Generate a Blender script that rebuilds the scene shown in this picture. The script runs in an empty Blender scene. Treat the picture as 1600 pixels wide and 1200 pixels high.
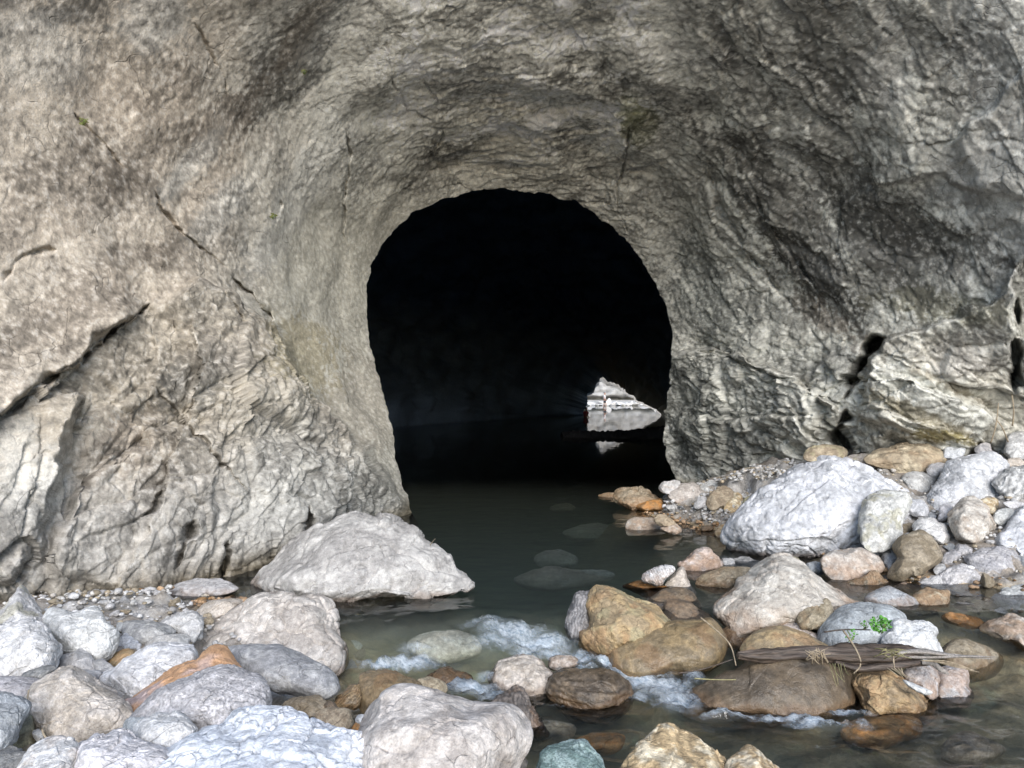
import bpy, math, random
import numpy as np
from mathutils import Vector

# ------------------------------------------------------------------ camera, sky, sun, exposure
sc = bpy.context.scene
COL = sc.collection
H, F, PX0, PY0 = 2.5, 1209.0, 800.0, 600.0      # eye height (m), focal length in px of a 1600 px wide frame
cam = bpy.data.cameras.new('camera'); camo = bpy.data.objects.new('camera', cam); COL.objects.link(camo)
cam.sensor_width = 36.0; cam.lens = 36.0 * F / 1600.0; cam.clip_end = 1000; cam.clip_start = 0.05
camo.location = (0, 0, H); camo.rotation_euler = (math.radians(90), 0, 0)
sc.camera = camo

SUN_EL, SUN_AZ = 28.0, 10.0                      # azimuth: degrees to the right of straight behind the camera
world = bpy.data.worlds.new('World'); sc.world = world; world.use_nodes = True
wn = world.node_tree.nodes; wl_ = world.node_tree.links
bg = wn['Background']; sky = wn.new('ShaderNodeTexSky'); sky.sky_type = 'NISHITA'; sky.sun_disc = False
sky.sun_elevation = math.radians(SUN_EL); sky.sun_rotation = math.radians(180 - SUN_AZ)
wl_.new(sky.outputs[0], bg.inputs[0]); bg.inputs[1].default_value = 0.15
sun = bpy.data.lights.new('sun', 'SUN'); suno = bpy.data.objects.new('sun', sun); COL.objects.link(suno)
sun.energy = 2.2; sun.angle = math.radians(40); sun.color = (1.0, 0.975, 0.95)
_e, _a = math.radians(SUN_EL), math.radians(SUN_AZ)
_d = Vector((math.sin(_a) * math.cos(_e), -math.cos(_a) * math.cos(_e), math.sin(_e)))   # towards the sun
suno.rotation_euler = _d.to_track_quat('Z', 'Y').to_euler()
sc.view_settings.view_transform = 'Standard'; sc.view_settings.look = 'None'
sc.view_settings.exposure = 0.95; sc.view_settings.gamma = 1.0; sc.view_settings.use_curve_mapping = False
sc.render.engine = 'CYCLES'
sc.cycles.max_bounces = 7; sc.cycles.diffuse_bounces = 4; sc.cycles.transparent_max_bounces = 8
sc.cycles.caustics_reflective = False; sc.cycles.caustics_refractive = False
sc.cycles.use_denoising = True

# ------------------------------------------------------------------ numeric helpers
def _hash(ix, iy, iz, seed):
    h = (ix * 374761393 + iy * 668265263 + iz * 2147483647 + seed * 1274126177) & 0xFFFFFFFF
    h = ((h ^ (h >> 13)) * 1274126177) & 0xFFFFFFFF
    h = ((h ^ (h >> 16)) * 2246822519) & 0xFFFFFFFF
    return h ^ (h >> 15)

_G = np.array([[1,1,0],[-1,1,0],[1,-1,0],[-1,-1,0],[1,0,1],[-1,0,1],[1,0,-1],[-1,0,-1],
               [0,1,1],[0,-1,1],[0,1,-1],[0,-1,-1],[1,1,1],[-1,-1,1],[-1,1,-1],[1,-1,-1]], dtype=np.float32)

from concurrent.futures import ThreadPoolExecutor
_pool = ThreadPoolExecutor(4)
def _chunks(fn, P, seed):
    P = np.asarray(P, dtype=np.float64)
    if len(P) < 6000: return fn(P, seed)
    cs = int(min(24000, max(2500, len(P) // 4 + 1)))
    r = list(_pool.map(lambda q: fn(q, seed), [P[i:i + cs] for i in range(0, len(P), cs)]))
    return tuple(np.concatenate(z) for z in zip(*r)) if isinstance(r[0], tuple) else np.concatenate(r)
def perlin(P, seed=0): return _chunks(_perlin, P, seed)
def worley(P, seed=0): return _chunks(_worley, P, seed)

def _perlin(P, seed=0):
    i = np.floor(P).astype(np.int64); f = (P - i).astype(np.float32)
    u = f * f * f * (f * (f * 6 - 15) + 10)
    out = np.zeros(len(P), dtype=np.float32)
    for dx in (0, 1):
        wx = u[:, 0] if dx else 1 - u[:, 0]
        for dy in (0, 1):
            wy = u[:, 1] if dy else 1 - u[:, 1]
            for dz in (0, 1):
                wz = u[:, 2] if dz else 1 - u[:, 2]
                g = _G[_hash(i[:, 0] + dx, i[:, 1] + dy, i[:, 2] + dz, seed) & 15]
                out += wx * wy * wz * (g[:, 0] * (f[:, 0] - dx) + g[:, 1] * (f[:, 1] - dy) + g[:, 2] * (f[:, 2] - dz))
    return out

def fbm(P, octs=4, seed=0, gain=0.5, lac=2.03):
    o = 0.0; a = 1.0; P = np.asarray(P, dtype=np.float64)
    for k in range(octs):
        o = o + a * perlin(P, seed + 17 * k); P = P * lac + 3.1; a *= gain
    return o

def ridged(P, octs=3, seed=0, gain=0.5):
    o = 0.0; a = 1.0; P = np.asarray(P, dtype=np.float64)
    for k in range(octs):
        o = o + a * (1 - 2.2 * np.abs(perlin(P, seed + 31 * k))); P = P * 2.1 + 1.7; a *= gain
    return o

def _worley(P, seed=0):
    """F1, F2, id of nearest cell, vector to its centre"""
    P = np.asarray(P, dtype=np.float64)
    i = np.floor(P).astype(np.int64); f = (P - i).astype(np.float32)
    n = len(P); d1 = np.full(n, 9., np.float32); d2 = np.full(n, 9., np.float32)
    cid = np.zeros(n, np.int64); vec = np.zeros((n, 3), np.float32)
    for dx in (-1, 0, 1):
        for dy in (-1, 0, 1):
            for dz in (-1, 0, 1):
                h = _hash(i[:, 0] + dx, i[:, 1] + dy, i[:, 2] + dz, seed)
                q = np.stack([dx + (h & 1023) / 1023. - f[:, 0], dy + ((h >> 10) & 1023) / 1023. - f[:, 1],
                              dz + ((h >> 20) & 1023) / 1023. - f[:, 2]], 1).astype(np.float32)
                d = (q * q).sum(1)
                m = d < d1
                d2 = np.where(m, d1, np.minimum(d2, d)); d1 = np.where(m, d, d1)
                cid = np.where(m, h, cid); vec[m] = q[m]
    return np.sqrt(d1), np.sqrt(d2), cid, vec

def plates(P, seed=0, tilt=0.7, edge=0.08):
    """broken-rock relief: each cell is a flat chip with its own level and tilt, about -0.5..0.5"""
    d1, d2, c, v = worley(P, seed)
    lvl = ((c >> 3) & 255) / 255. - 0.5
    tx = ((c >> 9) & 255) / 255. - 0.5; ty = ((c >> 15) & 255) / 255. - 0.5; tz = ((c >> 22) & 255) / 255. - 0.5
    h = lvl * 0.8 + tilt * 2 * (tx * v[:, 0] + ty * v[:, 1] + tz * v[:, 2])
    e = d2 - d1
    return h - 0.25 * np.exp(-(e / edge) ** 2)

def sstep(a, b, x):
    t = np.clip((x - a) / (b - a), 0, 1); return t * t * (3 - 2 * t)

def lerp(a, b, t):
    return a + (b - a) * t

def unproj(px, py, D):
    px = np.asarray(px, float); py = np.asarray(py, float); D = np.asarray(D, float)
    return np.stack([(px - PX0) / F * D, D + 0 * px, H - (py - PY0) / F * D], -1)

def smooth_closed(pts, n=120):
    P = np.array(pts, float); m = len(P); out = []
    for k in range(m):
        p0, p1, p2, p3 = P[k - 1], P[k], P[(k + 1) % m], P[(k + 2) % m]
        for t in np.linspace(0, 1, 8, endpoint=False):
            out.append(0.5 * ((2 * p1) + (-p0 + p2) * t + (2 * p0 - 5 * p1 + 4 * p2 - p3) * t * t + (-p0 + 3 * p1 - 3 * p2 + p3) * t ** 3))
    return np.array(out)

def polyline_sd(px, py, pts):
    """distance to a polyline and signed side (positive on the left of travel, image y down flips it)"""
    pts = np.array(pts, float)
    best = np.full(px.shape, 1e9); side = np.zeros(px.shape); par = np.zeros(px.shape)
    L = np.r_[0, np.cumsum(np.hypot(*(pts[1:] - pts[:-1]).T))]
    for k in range(len(pts) - 1):
        a, b = pts[k], pts[k + 1]; d = b - a; l2 = d @ d
        t = np.clip(((px - a[0]) * d[0] + (py - a[1]) * d[1]) / l2, 0, 1)
        qx = px - (a[0] + t * d[0]); qy = py - (a[1] + t * d[1]); q = np.hypot(qx, qy)
        m = q < best
        best = np.where(m, q, best); side = np.where(m, np.sign(d[0] * (py - a[1]) - d[1] * (px - a[0])), side)
        par = np.where(m, (L[k] + t * (L[k + 1] - L[k])) / L[-1], par)
    return best, side, par

# ------------------------------------------------------------------ mesh helpers
def mk(name, V, Fc, mat, col=None, extra=None, parent=None, smooth=True):
    me = bpy.data.meshes.new(name); V = np.asarray(V, np.float32); Fc = np.asarray(Fc, np.int32)
    n, k = Fc.shape
    me.vertices.add(len(V)); me.vertices.foreach_set('co', V.ravel())
    me.loops.add(n * k); me.loops.foreach_set('vertex_index', Fc.ravel())
    me.polygons.add(n); me.polygons.foreach_set('loop_start', np.arange(n, dtype=np.int32) * k)
    me.polygons.foreach_set('loop_total', np.full(n, k, np.int32))
    me.polygons.foreach_set('use_smooth', np.full(n, smooth, bool))
    me.update(calc_edges=True); me.validate()
    if col is not None:
        a = me.color_attributes.new('col', 'FLOAT_COLOR', 'POINT')
        c = np.ones((len(V), 4), np.float32); c[:, :col.shape[1]] = col; a.data.foreach_set('color', c.ravel())
    for kx, v in (extra or {}).items():
        a = me.attributes.new(kx, 'FLOAT', 'POINT'); a.data.foreach_set('value', np.asarray(v, np.float32))
    me.materials.append(mat)
    o = bpy.data.objects.new(name, me); COL.objects.link(o); o.parent = parent
    return o

def grid_faces(nr, nc, flip=False):
    r, c = np.meshgrid(np.arange(nr - 1), np.arange(nc - 1), indexing='ij')
    a = (r * nc + c).ravel()
    f = np.stack([a, a + 1, a + nc + 1, a + nc], 1)
    return f[:, ::-1] if flip else f

def vnormals(V, Fc):
    a = V[Fc[:, 1]] - V[Fc[:, 0]]; b = V[Fc[:, -1]] - V[Fc[:, 0]]; fn = np.cross(a, b)
    N = np.zeros_like(V)
    for k in range(Fc.shape[1]):
        for j in range(3): N[:, j] += np.bincount(Fc[:, k], fn[:, j], len(V))
    return N / (np.linalg.norm(N, axis=1, keepdims=True) + 1e-12)

def tag(o, label=None, cat=None, group=None, kind=None):
    if label: o['label'] = label
    if cat: o['category'] = cat
    if group: o['group'] = group
    if kind: o['kind'] = kind
    return o

def icosphere(level):
    t = (1 + 5 ** .5) / 2
    V = [(-1,t,0),(1,t,0),(-1,-t,0),(1,-t,0),(0,-1,t),(0,1,t),(0,-1,-t),(0,1,-t),(t,0,-1),(t,0,1),(-t,0,-1),(-t,0,1)]
    V = np.array(V, float); V /= np.linalg.norm(V, axis=1, keepdims=True)
    Fc = np.array([(0,11,5),(0,5,1),(0,1,7),(0,7,10),(0,10,11),(1,5,9),(5,11,4),(11,10,2),(10,7,6),(7,1,8),
                   (3,9,4),(3,4,2),(3,2,6),(3,6,8),(3,8,9),(4,9,5),(2,4,11),(6,2,10),(8,6,7),(9,8,1)])
    for _ in range(level):
        E = np.sort(np.concatenate([Fc[:, [0, 1]], Fc[:, [1, 2]], Fc[:, [2, 0]]]), axis=1)
        u, inv = np.unique(E, axis=0, return_inverse=True); inv = inv.reshape(-1)
        M = V[u[:, 0]] + V[u[:, 1]]; M /= np.linalg.norm(M, axis=1, keepdims=True)
        n = len(Fc); b = len(V); m0, m1, m2 = inv[:n] + b, inv[n:2 * n] + b, inv[2 * n:] + b
        V = np.concatenate([V, M])
        Fc = np.concatenate([np.stack(q, 1) for q in ((Fc[:, 0], m0, m2), (Fc[:, 1], m1, m0), (Fc[:, 2], m2, m1), (m0, m1, m2))])
    return V, Fc
ICO = {k: icosphere(k) for k in (1, 2, 3, 4, 5, 6)}

# ------------------------------------------------------------------ materials
def new_mat(name):
    m = bpy.data.materials.new(name); m.use_nodes = True
    return m, m.node_tree.nodes, m.node_tree.links

def rock_material(name, fine=18.0, bump=0.35, rough=0.72, mott=0.22, dist=0.02, crack=3.0, cw=.018):
    m, N, L = new_mat(name); b = N['Principled BSDF']
    tc = N.new('ShaderNodeTexCoord')
    at = N.new('ShaderNodeVertexColor'); at.layer_name = 'col'
    wet = N.new('ShaderNodeAttribute'); wet.attribute_name = 'wet'
    n1 = N.new('ShaderNodeTexNoise'); n1.inputs['Scale'].default_value = fine; n1.inputs['Detail'].default_value = 4; n1.inputs['Roughness'].default_value = 0.65
    n2 = N.new('ShaderNodeTexNoise'); n2.inputs['Scale'].default_value = fine * 5; n2.inputs['Detail'].default_value = 2; n2.inputs['Roughness'].default_value = 0.7
    for n in (n1, n2): L.new(tc.outputs['Object'], n.inputs['Vector'])
    def mr(src, a, c, lo, hi):
        r = N.new('ShaderNodeMapRange'); r.inputs[1].default_value = a; r.inputs[2].default_value = c
        r.inputs[3].default_value = lo; r.inputs[4].default_value = hi; L.new(src, r.inputs[0]); return r.outputs[0]
    k1 = mr(n1.outputs[0], 0.3, 0.7, 1 - mott, 1 + mott); k2 = mr(n2.outputs[0], 0.3, 0.7, 1 - mott * .8, 1 + mott * .8)
    mu = N.new('ShaderNodeMath'); mu.operation = 'MULTIPLY'; L.new(k1, mu.inputs[0]); L.new(k2, mu.inputs[1])
    # hairline cracks: edges of a distorted cell pattern, broken up by noise
    nd = N.new('ShaderNodeTexNoise'); nd.inputs['Scale'].default_value = crack * 1.1; nd.inputs['Detail'].default_value = 2; L.new(tc.outputs['Object'], nd.inputs['Vector'])
    va_ = N.new('ShaderNodeVectorMath'); va_.operation = 'MULTIPLY_ADD'; L.new(nd.outputs['Color'], va_.inputs[0]); va_.inputs[1].default_value = (.7 / crack * 1.5,) * 3; L.new(tc.outputs['Object'], va_.inputs[2])
    vo = N.new('ShaderNodeTexVoronoi'); vo.feature = 'DISTANCE_TO_EDGE'; vo.inputs['Scale'].default_value = crack; L.new(va_.outputs[0], vo.inputs['Vector'])
    c1_ = mr(vo.outputs['Distance'], 0, cw, 1, 0); ms = mr(nd.outputs[0], .48, .60, 0, 1)
    def ma(op, a, b_):
        x = N.new('ShaderNodeMath'); x.operation = op
        for i, q in enumerate((a, b_)):
            if isinstance(q, (int, float)): x.inputs[i].default_value = q
            else: L.new(q, x.inputs[i])
        return x.outputs[0]
    ck = ma('MULTIPLY', ma('MULTIPLY', c1_, ms), mr(wet.outputs['Fac'], 0, 1, 1, .15))
    wk = ma('MULTIPLY', mr(wet.outputs['Fac'], 0, 1, 1.0, 0.62), mr(ck, 0, 1, 1, .72))
    mu2 = N.new('ShaderNodeMath'); mu2.operation = 'MULTIPLY'; L.new(mu.outputs[0], mu2.inputs[0]); L.new(wk, mu2.inputs[1])
    vm = N.new('ShaderNodeVectorMath'); vm.operation = 'SCALE'; L.new(at.outputs[0], vm.inputs[0]); L.new(mu2.outputs[0], vm.inputs['Scale'])
    L.new(vm.outputs[0], b.inputs['Base Color'])
    rr = mr(wet.outputs['Fac'], 0, 1, rough, 0.22); L.new(rr, b.inputs['Roughness'])
    b.inputs['Specular IOR Level'].default_value = 0.35
    b1 = N.new('ShaderNodeBump'); b1.inputs['Strength'].default_value = bump; b1.inputs['Distance'].default_value = dist
    ad = N.new('ShaderNodeMath'); ad.operation = 'MULTIPLY_ADD'; L.new(n2.outputs[0], ad.inputs[0]); ad.inputs[1].default_value = 0.5; L.new(n1.outputs[0], ad.inputs[2])
    L.new(ma('SUBTRACT', ad.outputs[0], ma('MULTIPLY', ck, .6)), b1.inputs['Height']); L.new(b1.outputs[0], b.inputs['Normal'])
    return m

M_CLIFF = rock_material('cliff_rock', 9.0, 0.5, 0.8, 0.19, 0.03, 1.9, .020)
M_ROCK = rock_material('boulder_rock', 16.0, 0.6, 0.7, 0.22, 0.02, 4.6, .026)
M_BED = rock_material('gravel', 22.0, 0.7, 0.75, 0.35, 0.03)

def plain(name, rgb, rough=0.7, noise=0.0, scale=20):
    m, N, L = new_mat(name); b = N['Principled BSDF']; b.inputs['Roughness'].default_value = rough
    b.inputs['Specular IOR Level'].default_value = 0.3
    t = N.new('ShaderNodeTexNoise'); t.inputs['Scale'].default_value = scale; t.inputs['Detail'].default_value = 4
    tc = N.new('ShaderNodeTexCoord'); L.new(tc.outputs['Object'], t.inputs['Vector'])
    r = N.new('ShaderNodeValToRGB'); r.color_ramp.elements[0].position = 0.3; r.color_ramp.elements[1].position = 0.7
    r.color_ramp.elements[0].color = (*[c * (1 - noise) for c in rgb], 1); r.color_ramp.elements[1].color = (*[c * (1 + noise) for c in rgb], 1)
    L.new(t.outputs[0], r.inputs[0]); L.new(r.outputs[0], b.inputs['Base Color'])
    return m

def zwater(y):
    return -0.38 * (1 - sstep(7.2, 8.6, np.asarray(y, float)))

# ------------------------------------------------------------------ ground height
_gc = np.array([  # x, y, z
 (-6,2,.35),(-3,2,.3),(0,2,.3),(3,2,.2),(7,2,0.2),(-5,4,.15),(-3,4,.1),(-1.5,4,.0),(0,3.6,-.1),(2,4,-.5),(5,4,-.6),(8,4,-.3),
 (-5,6,.15),(-3,6,.1),(-1.8,5.6,-.05),(-.8,5.4,-.5),(0.5,6,-.8),(2,6,-.75),(4,6,-.7),(7,6,-.75),(10,6,0),
 (-6,8,.1),(-4,7.5,.08),(-2.8,7.5,.0),(-1.6,7.5,-.6),(0,7.6,-.7),(1.6,7.6,-.65),(3.2,7.6,-.55),(5,7.6,-.5),(7,7.2,-.5),
 (-6,10,.2),(-3.6,8.9,.03),(-2.6,9.6,-.25),(-1,10,-.8),(1,10,-.7),(2.6,9.5,-.45),(3.8,9.4,-.35),(5,8.9,-.2),(6.5,9.6,.1),(6.3,8.6,-.1),(9,9,.4),
 (-1,13,-1.1),(1.5,13,-.9),(2.6,12.2,-.6),(3,13.4,-.15),(4.2,12.2,-.1),(3.4,14.4,.35),(5,11,.15),(5.2,12.6,.6),(6,14,1.05),(8,12,.8),(8.5,14.5,1.25),(12,14,1.6),
 (2,15.6,-.3),(0,16,-1.8),(0,20,-2),(3,19,-.8),(4,16.5,.3),(6,17,1.0),(-3,16,-2),(-3,20,-2),(5,24,-2),(-5,26,-2),(0,30,-2.2),(20,30,-2),(-20,30,-2),
 (0,50,-2.2),(10,60,-1.8),(8,75,-1.2),(0,80,-1.2),(20,80,-1.2),(40,80,-1.),(-30,80,-1),
 (-12,6,1),(-12,12,1),(-14,-4,1),(0,-5,.8),(12,-5,.8),(14,6,.6),(0,-20,2),(-30,-20,4),(30,-20,4),(-40,20,2),(40,20,2)], float)

def _rbf_fit(X, v, reg=1e-3):
    n = len(X); d = np.linalg.norm(X[:, None] - X[None], axis=2)
    A = np.zeros((n + 3, n + 3)); A[:n, :n] = d + reg * np.eye(n); A[:n, n] = 1; A[:n, n + 1:] = X; A[n, :n] = 1; A[n + 1:, :n] = X.T
    w = np.linalg.solve(A, np.r_[v, 0, 0, 0]); return X, w

def _rbf_eval(m, Q):
    X, w = m; out = np.empty(len(Q)); n = len(X)
    for s in range(0, len(Q), 60000):
        q = Q[s:s + 60000]; d = np.sqrt(((q[:, None] - X[None]) ** 2).sum(2) + 0.02)
        out[s:s + 60000] = d @ w[:n] + w[n] + q @ w[n + 1:]
    return out
_gm = _rbf_fit(_gc[:, :2], _gc[:, 2])

def ground_z(x, y):
    x = np.asarray(x, float).ravel(); y = np.asarray(y, float).ravel()
    z = _rbf_eval(_gm, np.stack([x, y], 1))
    zb = 0.06 + 0.035 * np.maximum(y - 90, 0) ** 1.0                      # the far bank beyond the cave
    z = np.where(y > 84, lerp(z, np.minimum(zb, 30), sstep(84, 91, y)), z)
    P = np.stack([x, y, 0 * x], 1)
    z = z + 0.10 * fbm(P * 0.9, 3, 5) * sstep(-2.5, 0, -np.abs(y - 8) + 8)
    return z

# ------------------------------------------------------------------ the cliff round the cave mouth
# (x, y in photo pixels, distance in m): the wall was surveyed from the photograph, then rebuilt at its real distances
DP = np.array([
 (0,0,8.6),(0,200,8.9),(0,400,9.0),(0,560,8.9),(0,640,8.6),(0,760,8.1),(0,900,8.3),(-300,300,7.5),(-300,800,7.4),(-300,-300,7.0),(-300,1150,7.6),
 (150,0,9.6),(150,300,10.0),(140,520,9.9),(90,640,9.1),(90,760,9.0),(60,880,8.5),(120,930,8.8),
 (300,0,10.8),(300,200,11.5),(300,400,11.6),(260,520,10.6),(250,660,10.4),(170,780,9.7),(250,860,9.5),(300,905,9.6),
 (450,0,11.6),(450,150,13.2),(450,300,14.0),(420,420,13.3),(380,520,11.6),(380,650,10.9),(400,780,10.7),(430,860,10.8),
 (520,450,16.4),(540,300,16.4),(545,380,16.8),(440,600,11.7),(500,670,12.2),(560,780,12.7),(600,800,13.4),(643,800,14.8),(615,745,15.0),(575,640,17.0),(535,580,16.6),(500,520,15.6),(608,690,17.6),(470,470,15.0),
 (572,480,18.4),(595,385,19.0),(620,355,19.2),(600,612,18.4),(560,740,12.8),(600,300,17.4),
 (650,330,19.4),(740,300,19.6),(850,300,19.8),(945,345,20.0),(1005,410,20.4),(1048,515,20.6),(1045,610,20.2),(1032,690,20.4),(1052,745,20.6),
 (600,0,12.4),(600,150,14.6),(800,0,12.8),(800,120,14.6),(800,220,17.0),(1000,0,12.6),(1000,120,14.4),(1000,240,16.9),(700,250,17.9),(900,260,18.2),
 (1100,250,15.8),(1080,380,18.2),(1100,500,18.8),(1110,620,17.6),(1120,720,17.6),
 (1200,0,12.2),(1200,200,14.2),(1200,350,15.6),(1200,480,16.6),(1220,600,15.8),(1240,720,15.6),
 (1400,0,11.4),(1400,200,12.8),(1400,350,13.9),(1380,480,14.9),(1420,600,14.1),(1400,700,14.3),(1290,640,15.6),(1310,700,15.5),
 (1550,0,10.6),(1560,200,11.6),(1570,350,12.6),(1560,440,13.4),(1540,530,13.6),(1530,640,13.9),(1500,700,14.2),(1600,560,15.5),(1605,660,17),(1640,480,12.6),
 (1800,200,10.4),(1800,500,12),(1900,800,12.5),(1700,660,14.5),(1600,760,14.6),(800,-300,10.2),(400,-300,9.4),(1200,-300,9.8),(1600,-300,9),(1950,-300,8.6),
 (655,880,15.2),(500,930,11.6),(300,1000,9.7),(1060,820,20.6),(1250,840,16),(1900,950,12.5)], float)
_dm = _rbf_fit(DP[:, :2] / 1000, np.log(DP[:, 2]), 2e-3)

MOUTH = [(662,880),(652,820),(643,795),(634,772),(625,745),(618,715),(614,685),(608,650),(598,612),(586,575),(577,535),(572,485),(573,445),(580,415),(595,385),(620,355),(650,330),
         (690,312),(740,300),(795,297),(850,301),(900,317),(945,343),(978,370),(1003,408),(1025,445),(1040,482),(1050,515),(1051,545),(1046,580),(1043,612),(1036,650),
         (1033,690),(1040,720),(1052,745),(1060,775),(1064,880)]
OUTER = [(-380,1330),(-380,1150),(-380,1060),(-380,980),(-380,900),(-380,810),(-380,700),(-380,560),(-380,430),(-380,300),(-380,160),(-380,20),(-380,-130),(-300,-330),(-120,-420),(80,-420),(260,-420),
         (430,-420),(600,-420),(780,-420),(960,-420),(1130,-420),(1300,-420),(1480,-420),(1680,-420),(1880,-420),(1990,-250),(1990,-50),(1990,130),(1990,300),(1990,420),(1990,530),
         (1990,640),(1990,740),(1990,840),(1990,930),(1990,1050)]
NS, NT, NLIP = 1560, 540, 26
_mo = np.array(MOUTH, float); _ou = np.array(OUTER, float)
_par = np.r_[0, np.cumsum(np.hypot(*(_ou[1:] - _ou[:-1]).T) * .4 + np.hypot(*(_mo[1:] - _mo[:-1]).T) * 3.0)]; _par /= _par[-1]
_s = np.linspace(0, 1, NS)
def _smooth1(a, w=9):
    k = np.hanning(w + 2)[1:-1]; k /= k.sum(); return np.convolve(np.pad(a, w // 2, mode='edge'), k, 'valid')
mo = np.stack([_smooth1(np.interp(_s, _par, _mo[:, i]), 15) for i in (0, 1)], 1)
ou = np.stack([_smooth1(np.interp(_s, _par, _ou[:, i]), 61) for i in (0, 1)], 1)
_mq = np.stack([mo[:, 0] / 26., mo[:, 1] / 26., 0 * mo[:, 0]], 1)
mo = mo + np.stack([3.2 * fbm(_mq, 4, 990, .55), 3.2 * fbm(_mq, 4, 991, .55)], 1)
_t = np.linspace(0, 1, NT) ** 1.12
PXY = mo[None] + (ou - mo)[None] * _t[:, None, None]                 # NT x NS x 2
px = PXY[..., 0].ravel(); py = PXY[..., 1].ravel()
D = np.exp(_rbf_eval(_dm, np.stack([px, py], 1) / 1000))

def step_line(pts, amp, reach, sign=1, w=3.0, taper=True):
    d, s, par = polyline_sd(px, py, pts); s = s * sign
    sd = d * s
    e = np.exp(-np.maximum(sd, 0) / reach) * sstep(-w, w, sd)
    if taper: e = e * sstep(0, .12, par) * sstep(1, .88, par)
    return -amp * e                                                   # nearer on the positive side
def groove(pts, depth, w, jag=0.6, seed=0):
    q = np.stack([px, py, 0 * px], 1)
    ox = jag * 9 * fbm(q / 26.0, 3, seed + 3); oy = jag * 9 * fbm(q / 26.0, 3, seed + 9)
    d, s, par = polyline_sd(px0 + ox, py0 + oy, pts)
    ww = w * np.clip(.75 + 1.3 * fbm(q / 45.0, 2, seed + 5), .25, 1.8) * np.minimum(1, 6 * np.minimum(par, 1 - par) + .15)
    return depth * np.exp(-(d / np.maximum(ww, .5)) ** 2) * np.clip(ww / w, 0, 1)

q2 = np.stack([px, py, 0 * px], 1)
jx = 14 * fbm(q2 / 60, 3, 81); jy = 14 * fbm(q2 / 60, 3, 82)
px0, py0 = px, py; px, py = px + jx, py + jy
dD = np.zeros_like(D)
# left: overhanging upper slab, outcrop crest, hollow, pale slab at the edge
dD += step_line([(-200,760),(0,655),(40,628),(70,592),(130,560),(150,532),(175,520),(215,490),(240,474)], .38, 150, -1, 2.5)
CREST = [(225,482),(300,440),(342,452),(430,505),(482,590),(545,668),(590,725),(650,800)]
dD += step_line(CREST, .75, 240, 1, 7)
dD += step_line([(125,600),(112,660),(108,705),(82,790),(64,850),(30,905),(0,940)], .65, 130, 1, 13)
dD += step_line([(235,640),(225,700),(165,722),(130,775),(98,820),(60,900)], .45, 190, -1, 12)
dD += step_line([(245,520),(240,600),(235,640)], .12, 120, -1, 8)
dD += step_line([(440,690),(520,720),(545,770),(560,840)], .16, 100, 1, 4)
# right: ledge over the lower buttress, blocks and overhang
dD += step_line([(1040,548),(1100,543),(1170,560),(1235,590),(1290,622),(1325,655)], .42, 170, 1, 3)
dD += step_line([(1330,690),(1345,600),(1385,530),(1450,505),(1560,470),(1640,400)], .45, 150, 1, 5)
dD += step_line([(1340,640),(1400,640),(1470,672),(1530,695)], .22, 70, 1, 3)
dD += step_line([(1345,600),(1420,590),(1490,625),(1560,650)], .2, 70, 1, 3)
dD += step_line([(1250,590),(1300,640),(1320,700),(1330,750)], .28, 90, -1, 4)
dD += step_line([(1180,660),(1240,640),(1290,690),(1300,760)], .14, 60, 1, 3)
dD += step_line([(1600,420),(1580,470),(1590,520),(1640,550)], .9, 300, 1, 3, False)
dD += step_line([(1470,230),(1530,190),(1600,110),(1660,60)], .22, 160, 1, 4)
dD += step_line([(1350,290),(1450,270),(1560,300),(1620,330)], .16, 80, -1, 4)
# grooves
dD += groove([(1385,528),(1358,545),(1340,585),(1322,625)], 1.5, 8, .4, 1)
dD += groove([(1322,640),(1316,675),(1330,705),(1322,740)], 1.3, 9, .5, 2)
dD += groove([(1590,470),(1585,560),(1575,610)], .8, 9, .4, 3)
for k_, (pts_, dp_, w_) in enumerate([
    ([(243,285),(255,330),(292,367),(332,397),(360,420)], .14, 2.6), ([(372,434),(400,462),(432,500)], .35, 3.4),
    ([(300,30),(318,55),(330,85),(347,112),(360,155)], .10, 2.2), ([(118,172),(135,188),(162,215),(200,265)], .10, 2.4),
    ([(95,385),(48,395),(26,410),(5,440)], .16, 3.0), ([(540,190),(545,250),(538,300),(540,350),(552,400)], .14, 2.6),
    ([(985,190),(978,240),(966,290),(968,330),(988,370)], .14, 2.6), ([(440,310),(432,335),(425,345)], .09, 2.2),
    ([(240,600),(300,660),(330,700),(360,730),(385,765)], .22, 3.0), ([(300,815),(285,850),(272,890)], .55, 6.0),
    ([(355,845),(350,880),(345,905)], .5, 6.0), ([(480,790),(470,830),(450,870)], .5, 5.0), ([(200,820),(235,800),(250,760)], .2, 3),
    ([(0,648),(60,610),(75,590),(130,562),(150,535),(215,492),(236,477)], .45, 4.5),
    ([(655,110),(690,170),(690,215),(678,240)], .1, 2.2), ([(600,60),(612,120),(640,180)], .08, 2.2),
    ([(1180,300),(1220,380),(1270,450)], .12, 3.0), ([(1100,250),(1130,330),(1180,420),(1220,470)], .15, 5.0),
    ([(1060,545),(1130,556),(1200,585),(1250,600)], .22, 3.0), ([(340,450),(365,480),(380,510)], .14, 2.4)]):
    dD += groove(pts_, dp_, w_, .5, k_ + 10)
px, py = px0, py0
P = unproj(px, py, D + dD * (D / 12))
F4 = grid_faces(NT, NS)
N = vnormals(unproj(px, py, D), F4)
if (N[:, 1] * P[:, 1] + N[:, 0] * P[:, 0]).mean() > 0: N = -N; F4 = F4[:, ::-1]

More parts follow.
